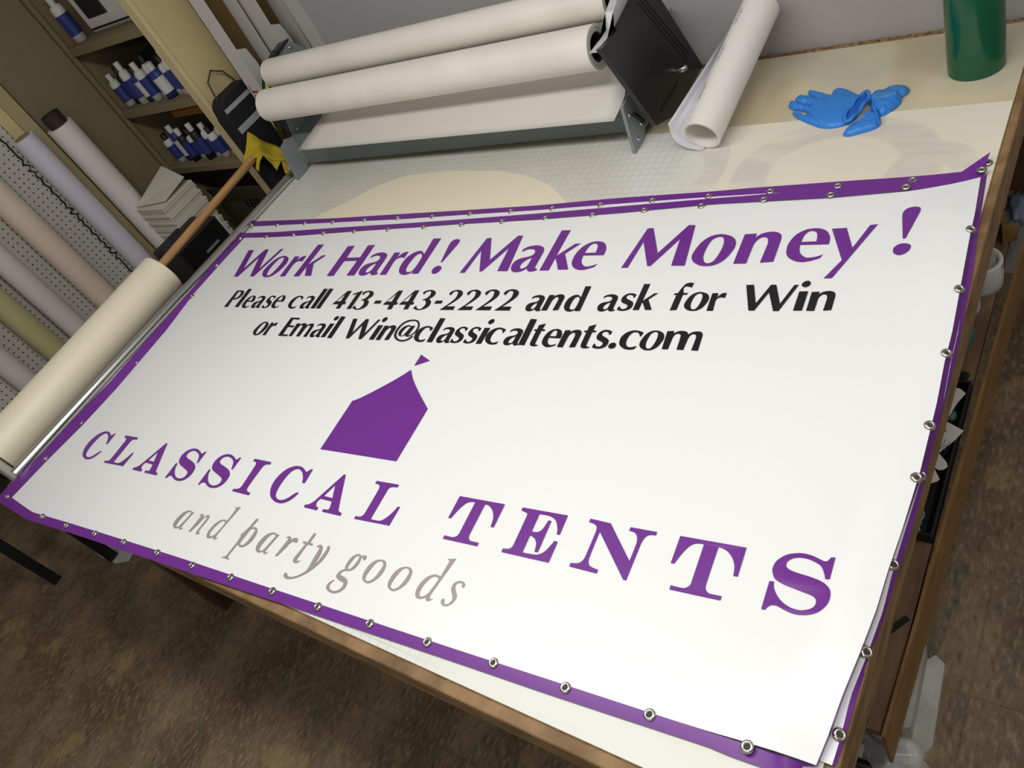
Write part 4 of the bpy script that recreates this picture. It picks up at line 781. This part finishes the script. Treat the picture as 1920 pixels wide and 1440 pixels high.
leaf('rounded_tag',[(-0.3208,1.0965,0.426),(-0.3098,1.1223,0.426),(-0.2899,1.1001,0.426),(-0.2861,1.0908,0.426),(-0.2915,1.081,0.426),(-0.3012,1.0775,0.426),(-0.3129,1.0836,0.426)],'white round ended tag in the black tray','tag',M['r_pale'],.002)
leaf('white_card',[(-0.3237,1.0944,0.424),(-0.3136,1.0864,0.424),(-0.2952,1.0559,0.424),(-0.2991,1.0494,0.424),(-0.3192,1.0349,0.424),(-0.3256,1.0406,0.424)],'plain white card nearest the front of the black tray','card',M['board_white'],.0015)
cn_=MB()
for i,(x,y) in enumerate(((-.330,.985),(-.322,.972),(-.334,.962),(-.324,.952),(-.333,.941),(-.323,.932))):
    cn_.path([(x+.011*math.cos(a),y+.014*math.sin(a),zs+.012+.003*math.sin(a*2+i)) for a in [2*math.pi*k/14 for k in range(15)]],.0024,n=6)
tag(cn_.build('steel_chain',M['steel']),'coil of grey chain at the front of the black tray','chain')
tag(MB().prism([(-0.3423,0.6776,0.3905),(-0.2986,0.7409,0.3905),(-0.2893,0.7343,0.3905),(-0.3309,0.672,0.3905)],(0,0,.004)).build('black_strap',M['black']),'short black strap lying on the plywood shelf','strap')
TP=thing('tape_roll','red and black tape roll at the shelf front','tape',(-.36,.51,zs))
MB().tube((-.365,.512,zs),(-.365,.512,zs+.03),.050,n=36,inner=.038).build('black_tape',M['black'],TP); MB().tube((-.365,.512,zs+.004),(-.365,.512,zs+.034),.0375,n=36,inner=.028).build('red_core',M['red_tape'],TP)
# front corner clutter below the banner edge
mk=Vector((-0.3569,0.5046,0.2))
tag(MB().box(mk+Vector((-.03,-.012,0)),mk+Vector((.012,.014,.012)),bev=.001).build('white_label_box',M['grey_white']),'small white carton label beside the clear plastic bag','label')
mkr=thing('marker_pen','black marker pen with lime label inside the clear bag','marker',tuple(mk+Vector((0,-.03,0))))
MB().tube(mk+Vector((-.03,-.026,.006)),mk+Vector((.0,-.026,.006)),.009,n=16).build('lime_barrel',M['lime'],mkr); MB().tube(mk+Vector((.0,-.026,.006)),mk+Vector((.055,-.02,.006)),.010,n=16).build('black_barrel',M['black'],mkr)
pb=lump('plastic_bag',tuple((-0.3097,0.5157,0.2)),.045,M['clear'],'crumpled clear plastic bag at the bottom right corner','bag',(1.5,1,.5),.45)
pk=MB(); pk.box((-.42,.47,0),(-.30,.60,.195),bev=.004); tag(pk.build('parts_carton',M['darkbox']),'plain brown box under the clear plastic bag','box')
wbk=MB(); wbk.prism([(-.318,.79,.0),(-.284,.83,.0),(-.262,.815,.0),(-.250,.62,.0),(-.262,.60,.0),(-.30,.60,.0)],(0,0,.02)); wbk.prism([(-.318,.80,.02),(-.297,.81,.02),(-.291,.62,.02),(-.312,.605,.02)],(.004,0,.085)); tag(wbk.build('plaster_chunk',M['plaster']),'broken grey white plaster chunk on the floor beside the shelf rail','rubble')
tag(MB().prism([(-0.3146,1.9057,0.392),(-0.3094,2.029,0.392),(-0.2868,1.9767,0.392),(-0.2662,1.8587,0.392),(-0.2975,1.8421,0.392)],(0,0,.05)).build('tan_cardboard',M['lumber']),'tan wooden offcut at the far end of the plywood shelf','offcut')
lump('grey_plastic_bag',tuple((-0.2766,1.9312,0.43)),.04,M['bluegrey'],'blue grey plastic bag at the far end of the plywood shelf','bag',(.7,1.6,.9),.3)
tag(MB().box((-.36,2.0,.391),(-.24,2.06,.62),bev=.003).build('dark_crate',M['leg_wood']),'dark brown box behind the blue grey bag','box')
